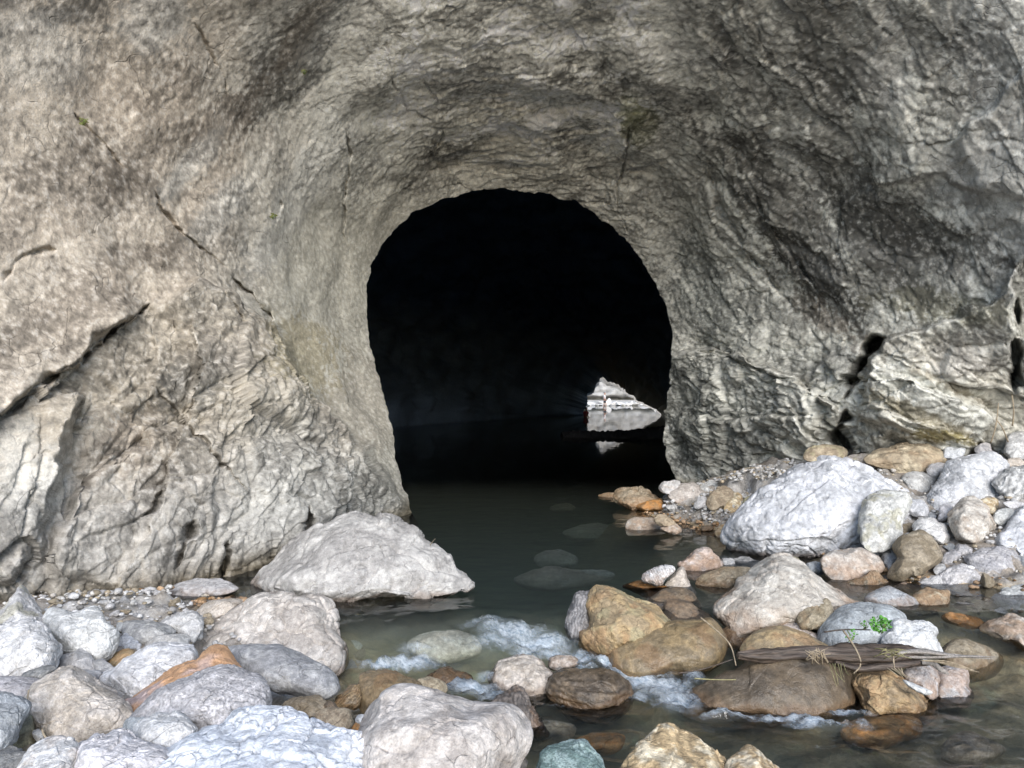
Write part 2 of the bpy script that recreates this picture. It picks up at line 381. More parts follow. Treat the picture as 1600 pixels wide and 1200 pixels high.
# relief that follows the bedding (its direction changes round the mouth)
w_tl = sstep(700, 450, px) * sstep(620, 480, py); w_bl = sstep(700, 640, px) * sstep(400, 500, py)
w_tp = sstep(450, 700, px) * sstep(1150, 950, px); w_r = sstep(950, 1150, px) * sstep(600, 450, py); w_br = sstep(950, 1050, px) * sstep(480, 570, py)
_d, _sd, _pp = polyline_sd(px + jx, py + jy, [(-400,800)] + [(0,650),(70,592),(130,560),(150,532),(215,490)] + CREST + [(660,900)])
outc = sstep(-6, 10, _d * _sd); w_tl = np.maximum(w_tl, sstep(700, 600, px) * (1 - outc)); w_bl = w_bl * outc
ws = np.stack([w_tl, w_bl, w_tp, w_r, w_br], 1) + 1e-4; ws /= ws.sum(1, keepdims=True)
ANG = [52, 62, 12, -48, -22]
U2 = np.zeros((len(P), 3))
rel = np.zeros(len(P)); relc = np.zeros(len(P)); fine = np.zeros(len(P)); streak = np.zeros(len(P))
warp = np.stack([fbm(P * .8, 3, 300 + j) for j in range(3)], 1) * .16
for k in range(5):
    m = ws[:, k] > 0.05; a = math.radians(ANG[k]); ca, sa = math.cos(a), math.sin(a)
    Q = (P + warp)[m]; u = Q[:, 0] * ca + Q[:, 2] * sa; v = -Q[:, 0] * sa + Q[:, 2] * ca; yy = Q[:, 1]
    hard = [.55, 1.5, .8, .95, 1.4][k]
    r_ = .10 * plates(np.stack([u / 2.2, v / .9, yy / 1.3], 1), 20 + k, .8) + .085 * plates(np.stack([u / 1.1, v / .36, yy / .6], 1), 40 + k, .9, .05) \
        + .052 * plates(np.stack([u / .46, v / .16, yy / .3], 1), 60 + k, 1.0, .06)
    f_ = .022 * plates(np.stack([u / .19, v / .085, yy / .13], 1), 90 + k, 1.0, .1) + .022 * fbm(np.stack([u / .5, v / .16, yy / .3], 1), 4, 70 + k, .6) + .012 * fbm(np.stack([u / .22, v / .08, yy / .15], 1), 3, 75 + k, .7)
    r_ = r_ + (.22 * plates(np.stack([u / 3.2 + .3, v / 1.25, yy / 2.], 1), 140 + k, .8, .04) if k in (1, 4) else 0)
    rel[m] += ws[m, k] * hard * r_; fine[m] += ws[m, k] * (.5 + .5 * hard) * f_
    streak[m] += ws[m, k] * fbm(np.stack([u / 3.6, v / .38, yy / 1.6], 1), 4, 110 + k, .55)
smoothzone = .30 + .70 * np.maximum(np.maximum(w_bl, w_br), np.maximum(  .65 * w_tp, .75 * w_r))
big = .16 * fbm(P * .45, 2, 7) + .05 * fbm(P * 1.1, 2, 8)
lip = sstep(0, .05, np.repeat(_t, NS))
rel *= .62; fine *= .5
fw = (1 - outc) * sstep(360, 460, px) * sstep(720, 640, px) * sstep(230, 380, py)
rel *= 1 - .45 * fw; fine *= 1 - .6 * fw; streak = streak * (1 - .7 * fw)
disp = (big * (.3 + .7 * lip)) + rel * smoothzone * (.5 + .5 * lip) + fine * (.75 + .25 * lip)
disp *= np.clip(D / 12, .7, 1.5)
P2 = P + N * disp[:, None]

# colour: beige and brown wall on the left, pale grey vault, dark lichen streaks on the right
def C3(*c): return np.array(c, float)
n_big = fbm(P * .5, 4, 200); n_mid = fbm(P * 2.2, 4, 201); n_sm = fbm(P * 10.0, 4, 202, .7); n_b2 = fbm(P * .9 + 7, 4, 203)
zone_l = sstep(560, 250, px + 60 * n_b2)
base = np.tile(C3(.37, .36, .335), (len(P), 1))
base = lerp(base, C3(.290, .252, .212), (zone_l * .95)[:, None])
base = lerp(base, C3(.225, .20, .165), (w_bl * sstep(800, 640, py) * .7)[:, None])
base = lerp(base, C3(.225, .22, .215), (w_bl * sstep(640, 830, py) * .7)[:, None])
base = lerp(base, C3(.64, .63, .59), (w_tp * .95 * sstep(290, 160, py))[:, None])  # pale grey vault, lightened further to stand in for light the overhang lacks
base = lerp(base, C3(.40, .395, .365), (sstep(980, 1150, px) * .8)[:, None])
base = lerp(base, C3(.46, .46, .45), (sstep(1440, 1540, px + 50 * n_b2) * sstep(520, 420, py) * .8)[:, None])
base = lerp(base, C3(.27, .24, .19), (w_br * .35 * sstep(-.1, .3, n_b2) * sstep(1100, 1300, px))[:, None])
base = lerp(base, C3(.33, .315, .275), (fw * .85)[:, None])
def patch(x, y, rx, ry, ang, c, s, soft=.5, nz=.9):
    a = math.radians(ang); dx, dy = px - x, -(py - y)
    u = (dx * math.cos(a) + dy * math.sin(a)) / rx; v = (-dx * math.sin(a) + dy * math.cos(a)) / ry
    m = sstep(1 + soft * .8, 1 - soft * .6, np.hypot(u, v) + nz * (.5 * n_mid + .5 * n_sm + .45 * streak))
    global base
    base = lerp(base, C3(*c), (m * s * (.8 if sum(c) < .5 else 1))[:, None])
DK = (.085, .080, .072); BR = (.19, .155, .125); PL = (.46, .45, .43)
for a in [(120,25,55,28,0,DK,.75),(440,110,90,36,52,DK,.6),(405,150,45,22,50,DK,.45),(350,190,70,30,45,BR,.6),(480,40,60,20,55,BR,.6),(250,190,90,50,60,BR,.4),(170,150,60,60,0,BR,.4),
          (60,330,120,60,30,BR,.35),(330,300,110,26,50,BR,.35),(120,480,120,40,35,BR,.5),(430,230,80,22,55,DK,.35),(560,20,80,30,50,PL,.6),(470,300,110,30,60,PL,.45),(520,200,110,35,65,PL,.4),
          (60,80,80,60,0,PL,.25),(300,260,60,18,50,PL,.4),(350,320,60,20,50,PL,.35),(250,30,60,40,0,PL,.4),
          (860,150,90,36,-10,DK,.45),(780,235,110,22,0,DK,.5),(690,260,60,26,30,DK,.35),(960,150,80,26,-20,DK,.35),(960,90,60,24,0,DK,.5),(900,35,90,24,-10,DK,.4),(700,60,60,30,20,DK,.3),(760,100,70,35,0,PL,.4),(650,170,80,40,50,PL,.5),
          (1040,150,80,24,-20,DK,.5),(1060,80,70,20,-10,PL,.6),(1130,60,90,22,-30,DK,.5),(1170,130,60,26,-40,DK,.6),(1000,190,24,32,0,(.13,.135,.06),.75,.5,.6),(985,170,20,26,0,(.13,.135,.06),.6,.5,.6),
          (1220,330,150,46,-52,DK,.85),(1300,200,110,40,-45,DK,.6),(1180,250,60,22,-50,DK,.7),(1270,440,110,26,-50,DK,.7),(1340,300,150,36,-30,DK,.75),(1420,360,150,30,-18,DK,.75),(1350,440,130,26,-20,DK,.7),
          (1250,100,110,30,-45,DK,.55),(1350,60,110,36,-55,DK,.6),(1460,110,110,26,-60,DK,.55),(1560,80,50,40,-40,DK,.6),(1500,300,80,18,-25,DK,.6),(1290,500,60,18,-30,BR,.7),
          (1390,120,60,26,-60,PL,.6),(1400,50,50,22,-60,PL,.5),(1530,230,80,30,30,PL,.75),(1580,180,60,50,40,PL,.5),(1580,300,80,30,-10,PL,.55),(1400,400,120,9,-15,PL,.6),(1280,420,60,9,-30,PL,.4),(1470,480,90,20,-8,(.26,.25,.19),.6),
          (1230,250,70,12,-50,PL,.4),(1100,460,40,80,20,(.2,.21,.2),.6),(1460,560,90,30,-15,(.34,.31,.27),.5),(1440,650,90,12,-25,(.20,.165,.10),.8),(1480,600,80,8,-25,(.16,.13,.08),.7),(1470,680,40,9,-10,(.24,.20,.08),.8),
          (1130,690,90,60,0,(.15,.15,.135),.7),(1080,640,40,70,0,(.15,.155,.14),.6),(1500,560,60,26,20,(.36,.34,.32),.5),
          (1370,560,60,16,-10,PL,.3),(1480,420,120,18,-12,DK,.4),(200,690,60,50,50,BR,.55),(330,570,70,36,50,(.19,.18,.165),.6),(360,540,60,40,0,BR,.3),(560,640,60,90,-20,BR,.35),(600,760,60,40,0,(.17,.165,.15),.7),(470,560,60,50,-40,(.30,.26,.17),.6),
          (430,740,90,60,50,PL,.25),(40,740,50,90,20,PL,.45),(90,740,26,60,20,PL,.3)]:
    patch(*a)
fs = sstep(-.35, .35, streak + .5 * n_sm) - .5
k = 1 + .70 * streak * (0.35 + .65 * np.maximum(w_r, w_tp)) + .24 * n_mid + .42 * n_sm + .22 * fs
k = lerp(k, 1 + (k - 1) * .5, fw); k = k * (1 - .55 * sstep(.08, .3, streak) * w_r)
base = base * C3(.98, .985, .955); sp = sstep(.33, .5, n_sm) * .35
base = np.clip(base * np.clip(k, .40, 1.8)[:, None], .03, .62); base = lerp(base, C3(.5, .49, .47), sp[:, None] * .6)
wetness = sstep(.35, .0, P2[:, 2]) * .9
base = lerp(base, base * C3(.7, .62, .48), wetness[:, None])
# lip: the rock turns back into the passage
lipP = []; lipC = []; cx_, cz_ = .35, 2.8
rim = P2[:NS]; rimc = base[:NS]
for j in range(1, NLIP + 1):
    tt = j / NLIP; g = 1 + .40 * tt ** 1.5; pr = 1 + 4.0 * tt / 20
    L_ = rim.copy(); L_[:, 0] *= pr; L_[:, 1] *= pr; L_[:, 2] = H + (L_[:, 2] - H) * pr
    L_[:, 0] = cx_ + (L_[:, 0] - cx_) * g; L_[:, 2] = cz_ + (L_[:, 2] - cz_) * g
    L_ += (.12 * fbm(L_ * 1.2, 4, 500))[:, None] * np.array([.6, .2, .6]) * min(1, tt * 3)
    lipP.append(L_); lipC.append(lerp(rimc, np.tile(C3(.16, .18, .20), (NS, 1)), min(1., tt * 1.5)))  # colour darkens inward: shade of the passage painted onto the lip
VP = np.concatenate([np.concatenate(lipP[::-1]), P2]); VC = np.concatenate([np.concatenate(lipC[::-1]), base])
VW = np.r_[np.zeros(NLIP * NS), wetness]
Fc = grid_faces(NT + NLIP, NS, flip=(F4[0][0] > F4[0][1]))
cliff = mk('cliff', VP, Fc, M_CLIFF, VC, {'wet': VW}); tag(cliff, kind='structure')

# ------------------------------------------------------------------ passage through the rock, to the far mouth
EXIT = [(885,668),(896,655),(905,652),(913,646),(917,633),(921,619),(930,607),(936,599),(943,592),(950,597),(960,600),(970,605),(980,612),(990,620),(1000,627),(1012,634),(1026,640),(1034,650),(1030,668),(1000,690),(950,692),(905,688)]
NA, NR = 420, 110
ex = smooth_closed(EXIT); ec = np.array([958., 645.])
ea = np.arctan2(-(ex[:, 1] - ec[1]), ex[:, 0] - ec[0]); er = np.hypot(ex[:, 0] - ec[0], ex[:, 1] - ec[1]); o_ = np.argsort(ea)
th = np.linspace(-math.pi, math.pi, NA)
er_ = np.interp(th, ea[o_], er[o_], period=2 * math.pi) * (1 + .10 * fbm(np.stack([np.cos(th) * 4, np.sin(th) * 4, 0 * th], 1), 4, 992, .6))
er0 = np.interp(th, ea[o_], er[o_], period=2 * math.pi)
ES = unproj(ec[0] + er0 * np.cos(th), ec[1] - er0 * np.sin(th), 62.0); ES[:, 2] = np.where(ES[:, 2] < -.3, -2.6, ES[:, 2])
EP = unproj(ec[0] + er_ * np.cos(th), ec[1] - er_ * np.sin(th), 62.0)
EP[:, 2] = np.where(EP[:, 2] < -.3, -2.6, EP[:, 2])
R3 = []
for j in range(NR):
    t = j / (NR - 1); y = 20.6 + 41.4 * t
    rx = 7.2 + 4.0 * math.sin(min(1, t * 2.5) * math.pi / 2) ; rz = 6.6 + 2.0 * math.sin(min(1, t * 2.5) * math.pi / 2)
    A = np.stack([.4 + rx * np.cos(th), np.full(NA, y), 2.6 + rz * np.sin(th)], 1)
    s = t ** 2.6
    EPs = lerp(ES, EP, float(sstep(.93, 1, t)))
    R3.append(A * (1 - s) + EPs * [1, 0, 1] * s + np.array([0, y * s, 0]))
TP = np.concatenate(R3); tf = grid_faces(NR, NA)
tn = np.stack([TP[:, 0] - lerp(.4, 8, (TP[:, 1] - 20) / 42), 0 * TP[:, 0], TP[:, 2] - 2], 1); tn /= np.linalg.norm(tn, axis=1, keepdims=True) + 1e-6
s_ = (TP[:, 1] - 20.6) / 41.4
TP = TP + tn * ((.9 * np.abs(fbm(TP * .28, 4, 600)) + .25 * plates(TP * .8, 601) + .1 * plates(TP * 2.2, 602)) * (1 - .85 * sstep(.8, 1, s_)))[:, None]
tc_ = np.tile(C3(.12, .17, .25), (len(TP), 1)) * (1 + .5 * fbm(TP * .7, 3, 603))[:, None]  # navy gloom of the interior put into the rock colour
tc_ = lerp(tc_, tc_ * 2.3, sstep(.30, .0, s_)[:, None])  # paler towards the near mouth: daylight fading inward, painted into the colour
tc_ = lerp(tc_, np.tile(C3(.30, .22, .15), (len(TP), 1)), (sstep(.80, .97, s_) * np.tile(sstep(.1, .7, np.cos(th - .5)), NR))[:, None])  # brown rock right of the exit, painted brighter as if lit from outside
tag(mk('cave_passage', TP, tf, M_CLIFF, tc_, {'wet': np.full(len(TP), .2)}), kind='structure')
# low bar of black rock across the water of the passage
bx = np.linspace(0, 1, 140); bt = np.linspace(0, math.pi, 26); BXx, BT = np.meshgrid(bx, bt, indexing='ij')
hgt = .42 * np.interp(BXx, [0, .15, .35, .6, .8, 1], [.5, .62, .60, .72, .95, 1.3]) + .10 * fbm(np.stack([BXx.ravel() * 22, BT.ravel() * 0, BT.ravel() * 0], 1), 3, 660).reshape(BXx.shape)
bp = np.stack([2.4 + 5.2 * BXx, 37 - .8 * np.cos(BT), -.25 + (hgt + .25) * np.sin(BT)], -1).reshape(-1, 3); bp += (.06 * fbm(bp * 2, 3, 661))[:, None]
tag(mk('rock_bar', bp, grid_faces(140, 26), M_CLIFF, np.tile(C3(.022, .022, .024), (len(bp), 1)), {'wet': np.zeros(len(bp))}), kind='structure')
# rock beyond the passage that frames the far mouth
NQ = 40; Q3 = []
rimE = TP[-NA:]
for j in range(NQ):
    g = 1 + (j / (NQ - 1)) ** 1.5 * 3.2
    q = rimE.copy(); c0 = EP.mean(0); q[:, 0] = c0[0] + (rimE[:, 0] - c0[0]) * g; q[:, 2] = c0[2] + (rimE[:, 2] - c0[2]) * g * .9; q[:, 1] += .3 * j / NQ + .4
    q += (.25 * fbm(q * .6, 3, 640))[:, None] * np.array([0, 1, 0]); Q3.append(q)
tag(mk('far_cliff', np.concatenate(Q3), grid_faces(NQ, NA), M_CLIFF, np.tile(C3(.3, .29, .27), (NQ * NA, 1)), {'wet': np.zeros(NQ * NA)}), kind='structure')
# rock wall of the gorge behind the far bank
xx = np.linspace(-25, 50, 380); zz = np.linspace(-.4, 26, 150)
X_, Z_ = np.meshgrid(xx, zz); fp = np.stack([X_.ravel(), 99 + .35 * Z_.ravel(), Z_.ravel()], 1)
fp[:, 1] += 2.2 * sstep(1.0, .62, fp[:, 2] + .25 * perlin(fp * .6, 650)) - .5 * plates(fp * [.5, .5, .9], 651) - .25 * plates(fp * [1.6, 1.6, 3], 652) + .5 * fbm(fp * .4, 3, 653)
fc = np.tile(C3(.27, .265, .255), (len(fp), 1)) * (1 + .6 * fbm(fp * [.9, .9, 2.2], 4, 654))[:, None]
tag(mk('gorge_wall', fp, grid_faces(150, 380, True), M_CLIFF, fc, {'wet': np.zeros(len(fp))}), kind='structure')

# ------------------------------------------------------------------ ground
gy = np.concatenate([np.linspace(-45, -5, 9), np.linspace(-4, 2, 14)[:-1], np.geomspace(2, 24, 430), np.linspace(24.6, 80, 60), np.linspace(81, 101, 70)])
gx = np.concatenate([np.linspace(-45, -11, 14), np.linspace(-10, 13, 560), np.linspace(13.6, 45, 40)])
GX, GY = np.meshgrid(gx, gy); gx_, gy_ = GX.ravel(), GY.ravel()
gz = ground_z(gx_, gy_)
gp = np.stack([gx_, gy_, gz], 1); near = sstep(24, 18, gy_)
d1, d2, cid, vec = worley(np.stack([gx_ / .13, gy_ / .13, 0 * gx_], 1), 900)
stone = np.maximum(0, .52 - d1) ; r1 = ((cid >> 4) & 255) / 255.
d1b, d2b, cidb, vecb = worley(np.stack([gx_ / .34, gy_ / .34, 0 * gx_], 1), 901)
stoneb = np.maximum(0, .5 - d1b) * (((cidb >> 5) & 255) / 255. > .45)
gp[:, 2] += near * (.07 * stone + .24 * stoneb) + .02 * fbm(gp * 5, 3, 902)
gcol = lerp(C3(.27, .25, .22), C3(.42, .41, .40), r1[:, None]) * (1 + .3 * fbm(gp * 4, 3, 903))[:, None]
gcol = lerp(gcol, C3(.22, .17, .12), (.5 * sstep(.2, -.2, fbm(gp * .8, 3, 904)))[:, None] * near[:, None])
und = sstep(.10, -.05, gp[:, 2] - zwater(gy_))
gcol = lerp(gcol, np.clip(gcol * C3(1.65, 1.38, .88), 0, .62), und[:, None])
gcol = lerp(gcol, np.tile(C3(.50, .485, .455), (len(gp), 1)), (sstep(88, 91, gy_))[:, None])
gcol = lerp(gcol, np.tile(C3(.48, .46, .43), (len(gp), 1)), (sstep(3.2, 1, gy_))[:, None])
bed_ob = mk('riverbed', gp, grid_faces(len(gy), len(gx), True)[:, ::-1] * 1 if False else grid_faces(len(gy), len(gx)), M_BED, gcol, {'wet': und}); tag(bed_ob, kind='structure')

# ------------------------------------------------------------------ water
M_WATER, N_, L_n = new_mat('river_water')
for n in list(N_): N_.remove(n)
out = N_.new('ShaderNodeOutputMaterial'); tcw = N_.new('ShaderNodeTexCoord')
mapw = N_.new('ShaderNodeMapping'); L_n.new(tcw.outputs['Object'], mapw.inputs['Vector']); mapw.inputs['Scale'].default_value = (1.0, .8, 1)
nw = N_.new('ShaderNodeTexNoise'); nw.inputs['Scale'].default_value = 5.5; nw.inputs['Detail'].default_value = 4; L_n.new(mapw.outputs[0], nw.inputs['Vector'])
bw = N_.new('ShaderNodeBump'); aca = N_.new('ShaderNodeAttribute'); aca.attribute_name = 'ripple'; L_n.new(aca.outputs['Fac'], bw.inputs['Strength']); bw.inputs['Distance'].default_value = .022; L_n.new(nw.outputs[0], bw.inputs['Height'])
afo = N_.new('ShaderNodeAttribute'); afo.attribute_name = 'foam'
m1 = N_.new('ShaderNodeBsdfTransparent'); m1.inputs[0].default_value = (1, 1, 1, 1)
vs = N_.new('ShaderNodeVolumeScatter'); vs.inputs['Color'].default_value = (.86, .90, .80, 1); vs.inputs['Density'].default_value = .50
va = N_.new('ShaderNodeVolumeAbsorption'); va.inputs["Color"].default_value = (.55, .95, .40, 1); va.inputs['Density'].default_value = .24
vad = N_.new('ShaderNodeAddShader'); L_n.new(vs.outputs[0], vad.inputs[0]); L_n.new(va.outputs[0], vad.inputs[1]); L_n.new(vad.outputs[0], out.inputs['Volume'])
gl = N_.new('ShaderNodeBsdfGlossy'); gl.inputs['Roughness'].default_value = .03; L_n.new(bw.outputs[0], gl.inputs['Normal'])
fr = N_.new('ShaderNodeFresnel'); fr.inputs[0].default_value = 1.33; L_n.new(bw.outputs[0], fr.inputs['Normal'])
m2 = N_.new('ShaderNodeMixShader'); L_n.new(fr.outputs[0], m2.inputs[0]); L_n.new(m1.outputs[0], m2.inputs[1]); L_n.new(gl.outputs[0], m2.inputs[2])
fd = N_.new('ShaderNodeBsdfPrincipled'); fd.inputs['Base Color'].default_value = (.47, .56, .66, 1); fd.inputs['Roughness'].default_value = .35
nf = N_.new('ShaderNodeTexNoise'); nf.inputs['Scale'].default_value = 34; nf.inputs['Detail'].default_value = 8; nf.inputs['Roughness'].default_value = .72; nf.inputs['Distortion'].default_value = 1.2
mpf = N_.new('ShaderNodeMapping'); mpf.vector_type = 'TEXTURE'; mpf.inputs['Rotation'].default_value = (0, 0, math.radians(-38)); mpf.inputs['Scale'].default_value = (2.1, .75, 1); L_n.new(tcw.outputs['Object'], mpf.inputs['Vector']); L_n.new(mpf.outputs[0], nf.inputs['Vector'])
fa = N_.new('ShaderNodeMath'); fa.operation = 'ADD'; L_n.new(nf.outputs[0], fa.inputs[0]); L_n.new(afo.outputs['Fac'], fa.inputs[1])
fm = N_.new('ShaderNodeMapRange'); fm.inputs[1].default_value = .84; fm.inputs[2].default_value = 1.5; fm.inputs[4].default_value = .80; L_n.new(fa.outputs[0], fm.inputs[0])
fb = N_.new('ShaderNodeBump'); fb.inputs['Strength'].default_value = .8; fb.inputs['Distance'].default_value = .05; L_n.new(nf.outputs[0], fb.inputs['Height']); L_n.new(fb.outputs[0], fd.inputs['Normal'])
fr2 = N_.new('ShaderNodeValToRGB'); fr2.color_ramp.elements[0].position = .36; fr2.color_ramp.elements[0].color = (.26, .36, .46, 1); fr2.color_ramp.elements[1].position = .58; fr2.color_ramp.elements[1].color = (.82, .90, .98, 1)
nf2 = N_.new('ShaderNodeTexNoise'); nf2.inputs['Scale'].default_value = 26; nf2.inputs['Detail'].default_value = 7; nf2.inputs['Roughness'].default_value = .68; nf2.inputs['Distortion'].default_value = .8
L_n.new(mpf.outputs[0], nf2.inputs['Vector']); L_n.new(nf2.outputs[0], fr2.inputs[0]); L_n.new(fr2.outputs[0], fd.inputs['Base Color'])
m3 = N_.new('ShaderNodeMixShader'); L_n.new(fm.outputs[0], m3.inputs[0]); L_n.new(m2.outputs[0], m3.inputs[1]); L_n.new(fd.outputs[0], m3.inputs[2]); L_n.new(m3.outputs[0], out.inputs[0])

def px_on_water(x, y):
    D = 8.0
    for _ in range(30): D = .5 * D + .5 * (H - float(zwater(D))) * F / (y - PY0)
    return (x - PX0) / F * D, D
# white water: (px, py, rx px, ry px, strength)
FOAM = [(760,975,55,16,.55),(800,990,60,20,.75),(840,1005,55,18,.9),(880,1025,50,14,.85),(905,1035,40,10,.8),(780,1008,60,20,.6),(830,1022,40,10,.7),(640,1038,50,14,.85),(600,1044,40,9,.9),(650,1015,45,14,.5),(575,1036,30,8,.5),
        (735,1080,45,13,.95),(715,1070,25,8,.7),(770,1092,25,9,.7),(760,1058,20,10,.6),
        (950,1035,35,13,1.0),(975,1050,30,14,1.0),(1000,1065,35,16,1.0),(1030,1050,30,10,.8),(1040,1080,45,22,.9),(1060,1100,40,18,.8),(1000,1090,35,10,.6),(1085,1062,20,12,.7),(1130,1062,30,6,.5),
        (1140,1121,60,5,.7),(1230,1126,60,6,.75),(1275,1135,50,7,.85),(1330,1115,40,6,.8),(1350,1135,20,12,.5),(1170,1160,60,4,.2),(560,962,30,4,.3),(1390,1070,20,4,.3),(905,1050,40,6,.6),(835,1080,25,6,.5),(860,1105,50,8,.35),(1230,1110,60,4,.4),(860,1130,40,14,.3),(960,1150,60,8,.25)]
FOAM = [(a, b, c * 1.1, d * .9, min(1.05, e * 1.15)) for a, b, c, d, e in FOAM] + [(700,1000,50,10,.4),(690,1040,40,8,.45),(880,1000,30,8,.6),(1100,1095,30,8,.5)]
wy = np.concatenate([np.geomspace(3.4, 24, 620), np.geomspace(24.3, 93, 130)])
wx = np.linspace(-1.05, 1.15, 760)
WX = wx[None, :] * np.maximum(wy, 6)[:, None]; WY = np.repeat(wy[:, None], len(wx), 1); wx_, wy_ = WX.ravel(), WY.ravel()
foam = np.zeros(len(wx_))
for (fx, fy, frx, fry, s) in FOAM:
    X0, D0 = px_on_water(fx, fy); ax = frx / F * D0; X1, D1 = px_on_water(fx, fy + fry); ay = abs(D0 - D1)
    foam = np.maximum(foam, s * np.exp(-(((wx_ - X0) / ax) ** 2 + ((wy_ - D0) / ay) ** 2)))
wp = np.stack([wx_, wy_, zwater(wy_)], 1)
q = np.stack([wx_, wy_, 0 * wx_], 1)
rough = .35 + .65 * sstep(9.5, 8, wy_); calm = sstep(26, 14, wy_)
wv = .010 * fbm(q * [1.6, 2.4, 1], 3, 700) * rough * (calm + .3) + .006 * fbm(q * [5, 7, 1], 3, 701) * rough * calm
turb = sstep(.05, .6, foam)
wv += turb * (.07 * fbm(q * 3.0, 4, 702, .6) + .03 * ridged(q * 6, 3, 703) ) + sstep(8.9, 8.2, wy_) * .025 * fbm(q * 2.2, 3, 704)
wv += .0016 * fbm(q * [.7, 2.5, 1] , 3, 706) * sstep(24, 40, wy_)
wp[:, 2] += wv
turb = np.clip(turb, 0, 1)
nw_, nr_ = len(wx), len(wy); n0w = len(wp)
ring = list(range(nw_)) + [r_ * nw_ + nw_ - 1 for r_ in range(1, nr_)] + list(range((nr_ - 1) * nw_ + nw_ - 2, (nr_ - 1) * nw_ - 1, -1)) + [r_ * nw_ for r_ in range(nr_ - 2, 0, -1)]
low = wp[ring].copy(); low[:, 2] = -4; cen = np.array([[0, 40, -4.0]])
WV = np.concatenate([wp, low, cen]); nrg = len(ring); rg_ = np.array(ring); nx_ = np.roll(np.arange(nrg), -1)
WF = np.concatenate([grid_faces(nr_, nw_), np.stack([rg_[nx_], rg_, n0w + np.arange(nrg), n0w + nx_], 1)])
wfl = [tuple(f) for f in ()]
me = bpy.data.meshes.new('river')
tri = np.stack([n0w + nx_, n0w + np.arange(nrg), np.full(nrg, n0w + nrg)], 1)
me.vertices.add(len(WV)); me.vertices.foreach_set('co', WV.astype(np.float32).ravel())
li = np.concatenate([WF.ravel(), tri.ravel()]).astype(np.int32); me.loops.add(len(li)); me.loops.foreach_set('vertex_index', li)
ls = np.concatenate([np.arange(len(WF)) * 4, len(WF) * 4 + np.arange(len(tri)) * 3]).astype(np.int32)
lt = np.concatenate([np.full(len(WF), 4), np.full(len(tri), 3)]).astype(np.int32)
me.polygons.add(len(ls)); me.polygons.foreach_set('loop_start', ls); me.polygons.foreach_set('loop_total', lt)
me.polygons.foreach_set('use_smooth', np.arange(len(ls)) < (nr_ - 1) * (nw_ - 1)); me.update(calc_edges=True); me.validate()
pad = np.zeros(nrg + 1)
for kx, v in (('foam', foam), ('ripple', .45 * sstep(20, 12, wy_) * (.5 + .5 * sstep(9.5, 8.3, wy_)) + .012)):
    a = me.attributes.new(kx, 'FLOAT', 'POINT'); a.data.foreach_set('value', np.r_[v, pad].astype(np.float32))
me.materials.append(M_WATER); water = bpy.data.objects.new('river', me); COL.objects.link(water); tag(water, kind='structure')

# ------------------------------------------------------------------ boulders
STY = {  # base, second colour, mottle frequency (per m)
 'white': ((.56,.555,.55),(.43,.425,.42)), 'blue': ((.50,.51,.53),(.37,.38,.395)), 'ivory': ((.37,.36,.34),(.295,.285,.27)), 'ice': ((.64,.66,.69),(.50,.525,.56)), 'grey': ((.37,.365,.36),(.26,.26,.265)), 'lilac': ((.455,.445,.44),(.345,.338,.335)),
 'beige': ((.455,.425,.385),(.35,.32,.285)), 'pink': ((.47,.42,.375),(.36,.315,.27)), 'tan': ((.36,.30,.215),(.25,.20,.14)), 'ochre': ((.34,.25,.14),(.26,.20,.125)),
 'orange': ((.36,.17,.055),(.28,.16,.07)), 'brown': ((.165,.125,.085),(.12,.095,.07)), 'dark': ((.11,.10,.09),(.17,.15,.13)), 'teal': ((.30,.38,.37),(.14,.2,.19)),
 'olive': ((.27,.25,.165),(.2,.18,.12)), 'khaki': ((.265,.225,.165),(.19,.155,.105)), 'cream': ((.54,.47,.35),(.36,.27,.16)), 'greyblue': ((.34,.355,.37),(.25,.26,.27)),
 'palegrey': ((.50,.495,.48),(.38,.375,.365)), 'slate': ((.22,.215,.21),(.15,.15,.15))}
CROP = {'A': (0, 900, .25), 'B': (1200, 660, .25), 'C': (1200, 860, .25), 'E': (900, 700, .25), 'F': (880, 900, .25), 'G': (300, 780, .3),
        '1': (0, 780, .35), '2': (500, 780, .35), '3': (1040, 780, .35), 'P': (0, 0, 1.0)}
ZS = 4; ZX0, ZY0 = -240, 540; ZW, ZH = 520, 240
zbuf = np.full((ZH, ZW), 60.0)
zgx, zgy = np.meshgrid(ZX0 + ZS * (np.arange(ZW) + .5), ZY0 + ZS * (np.arange(ZH) + .5))

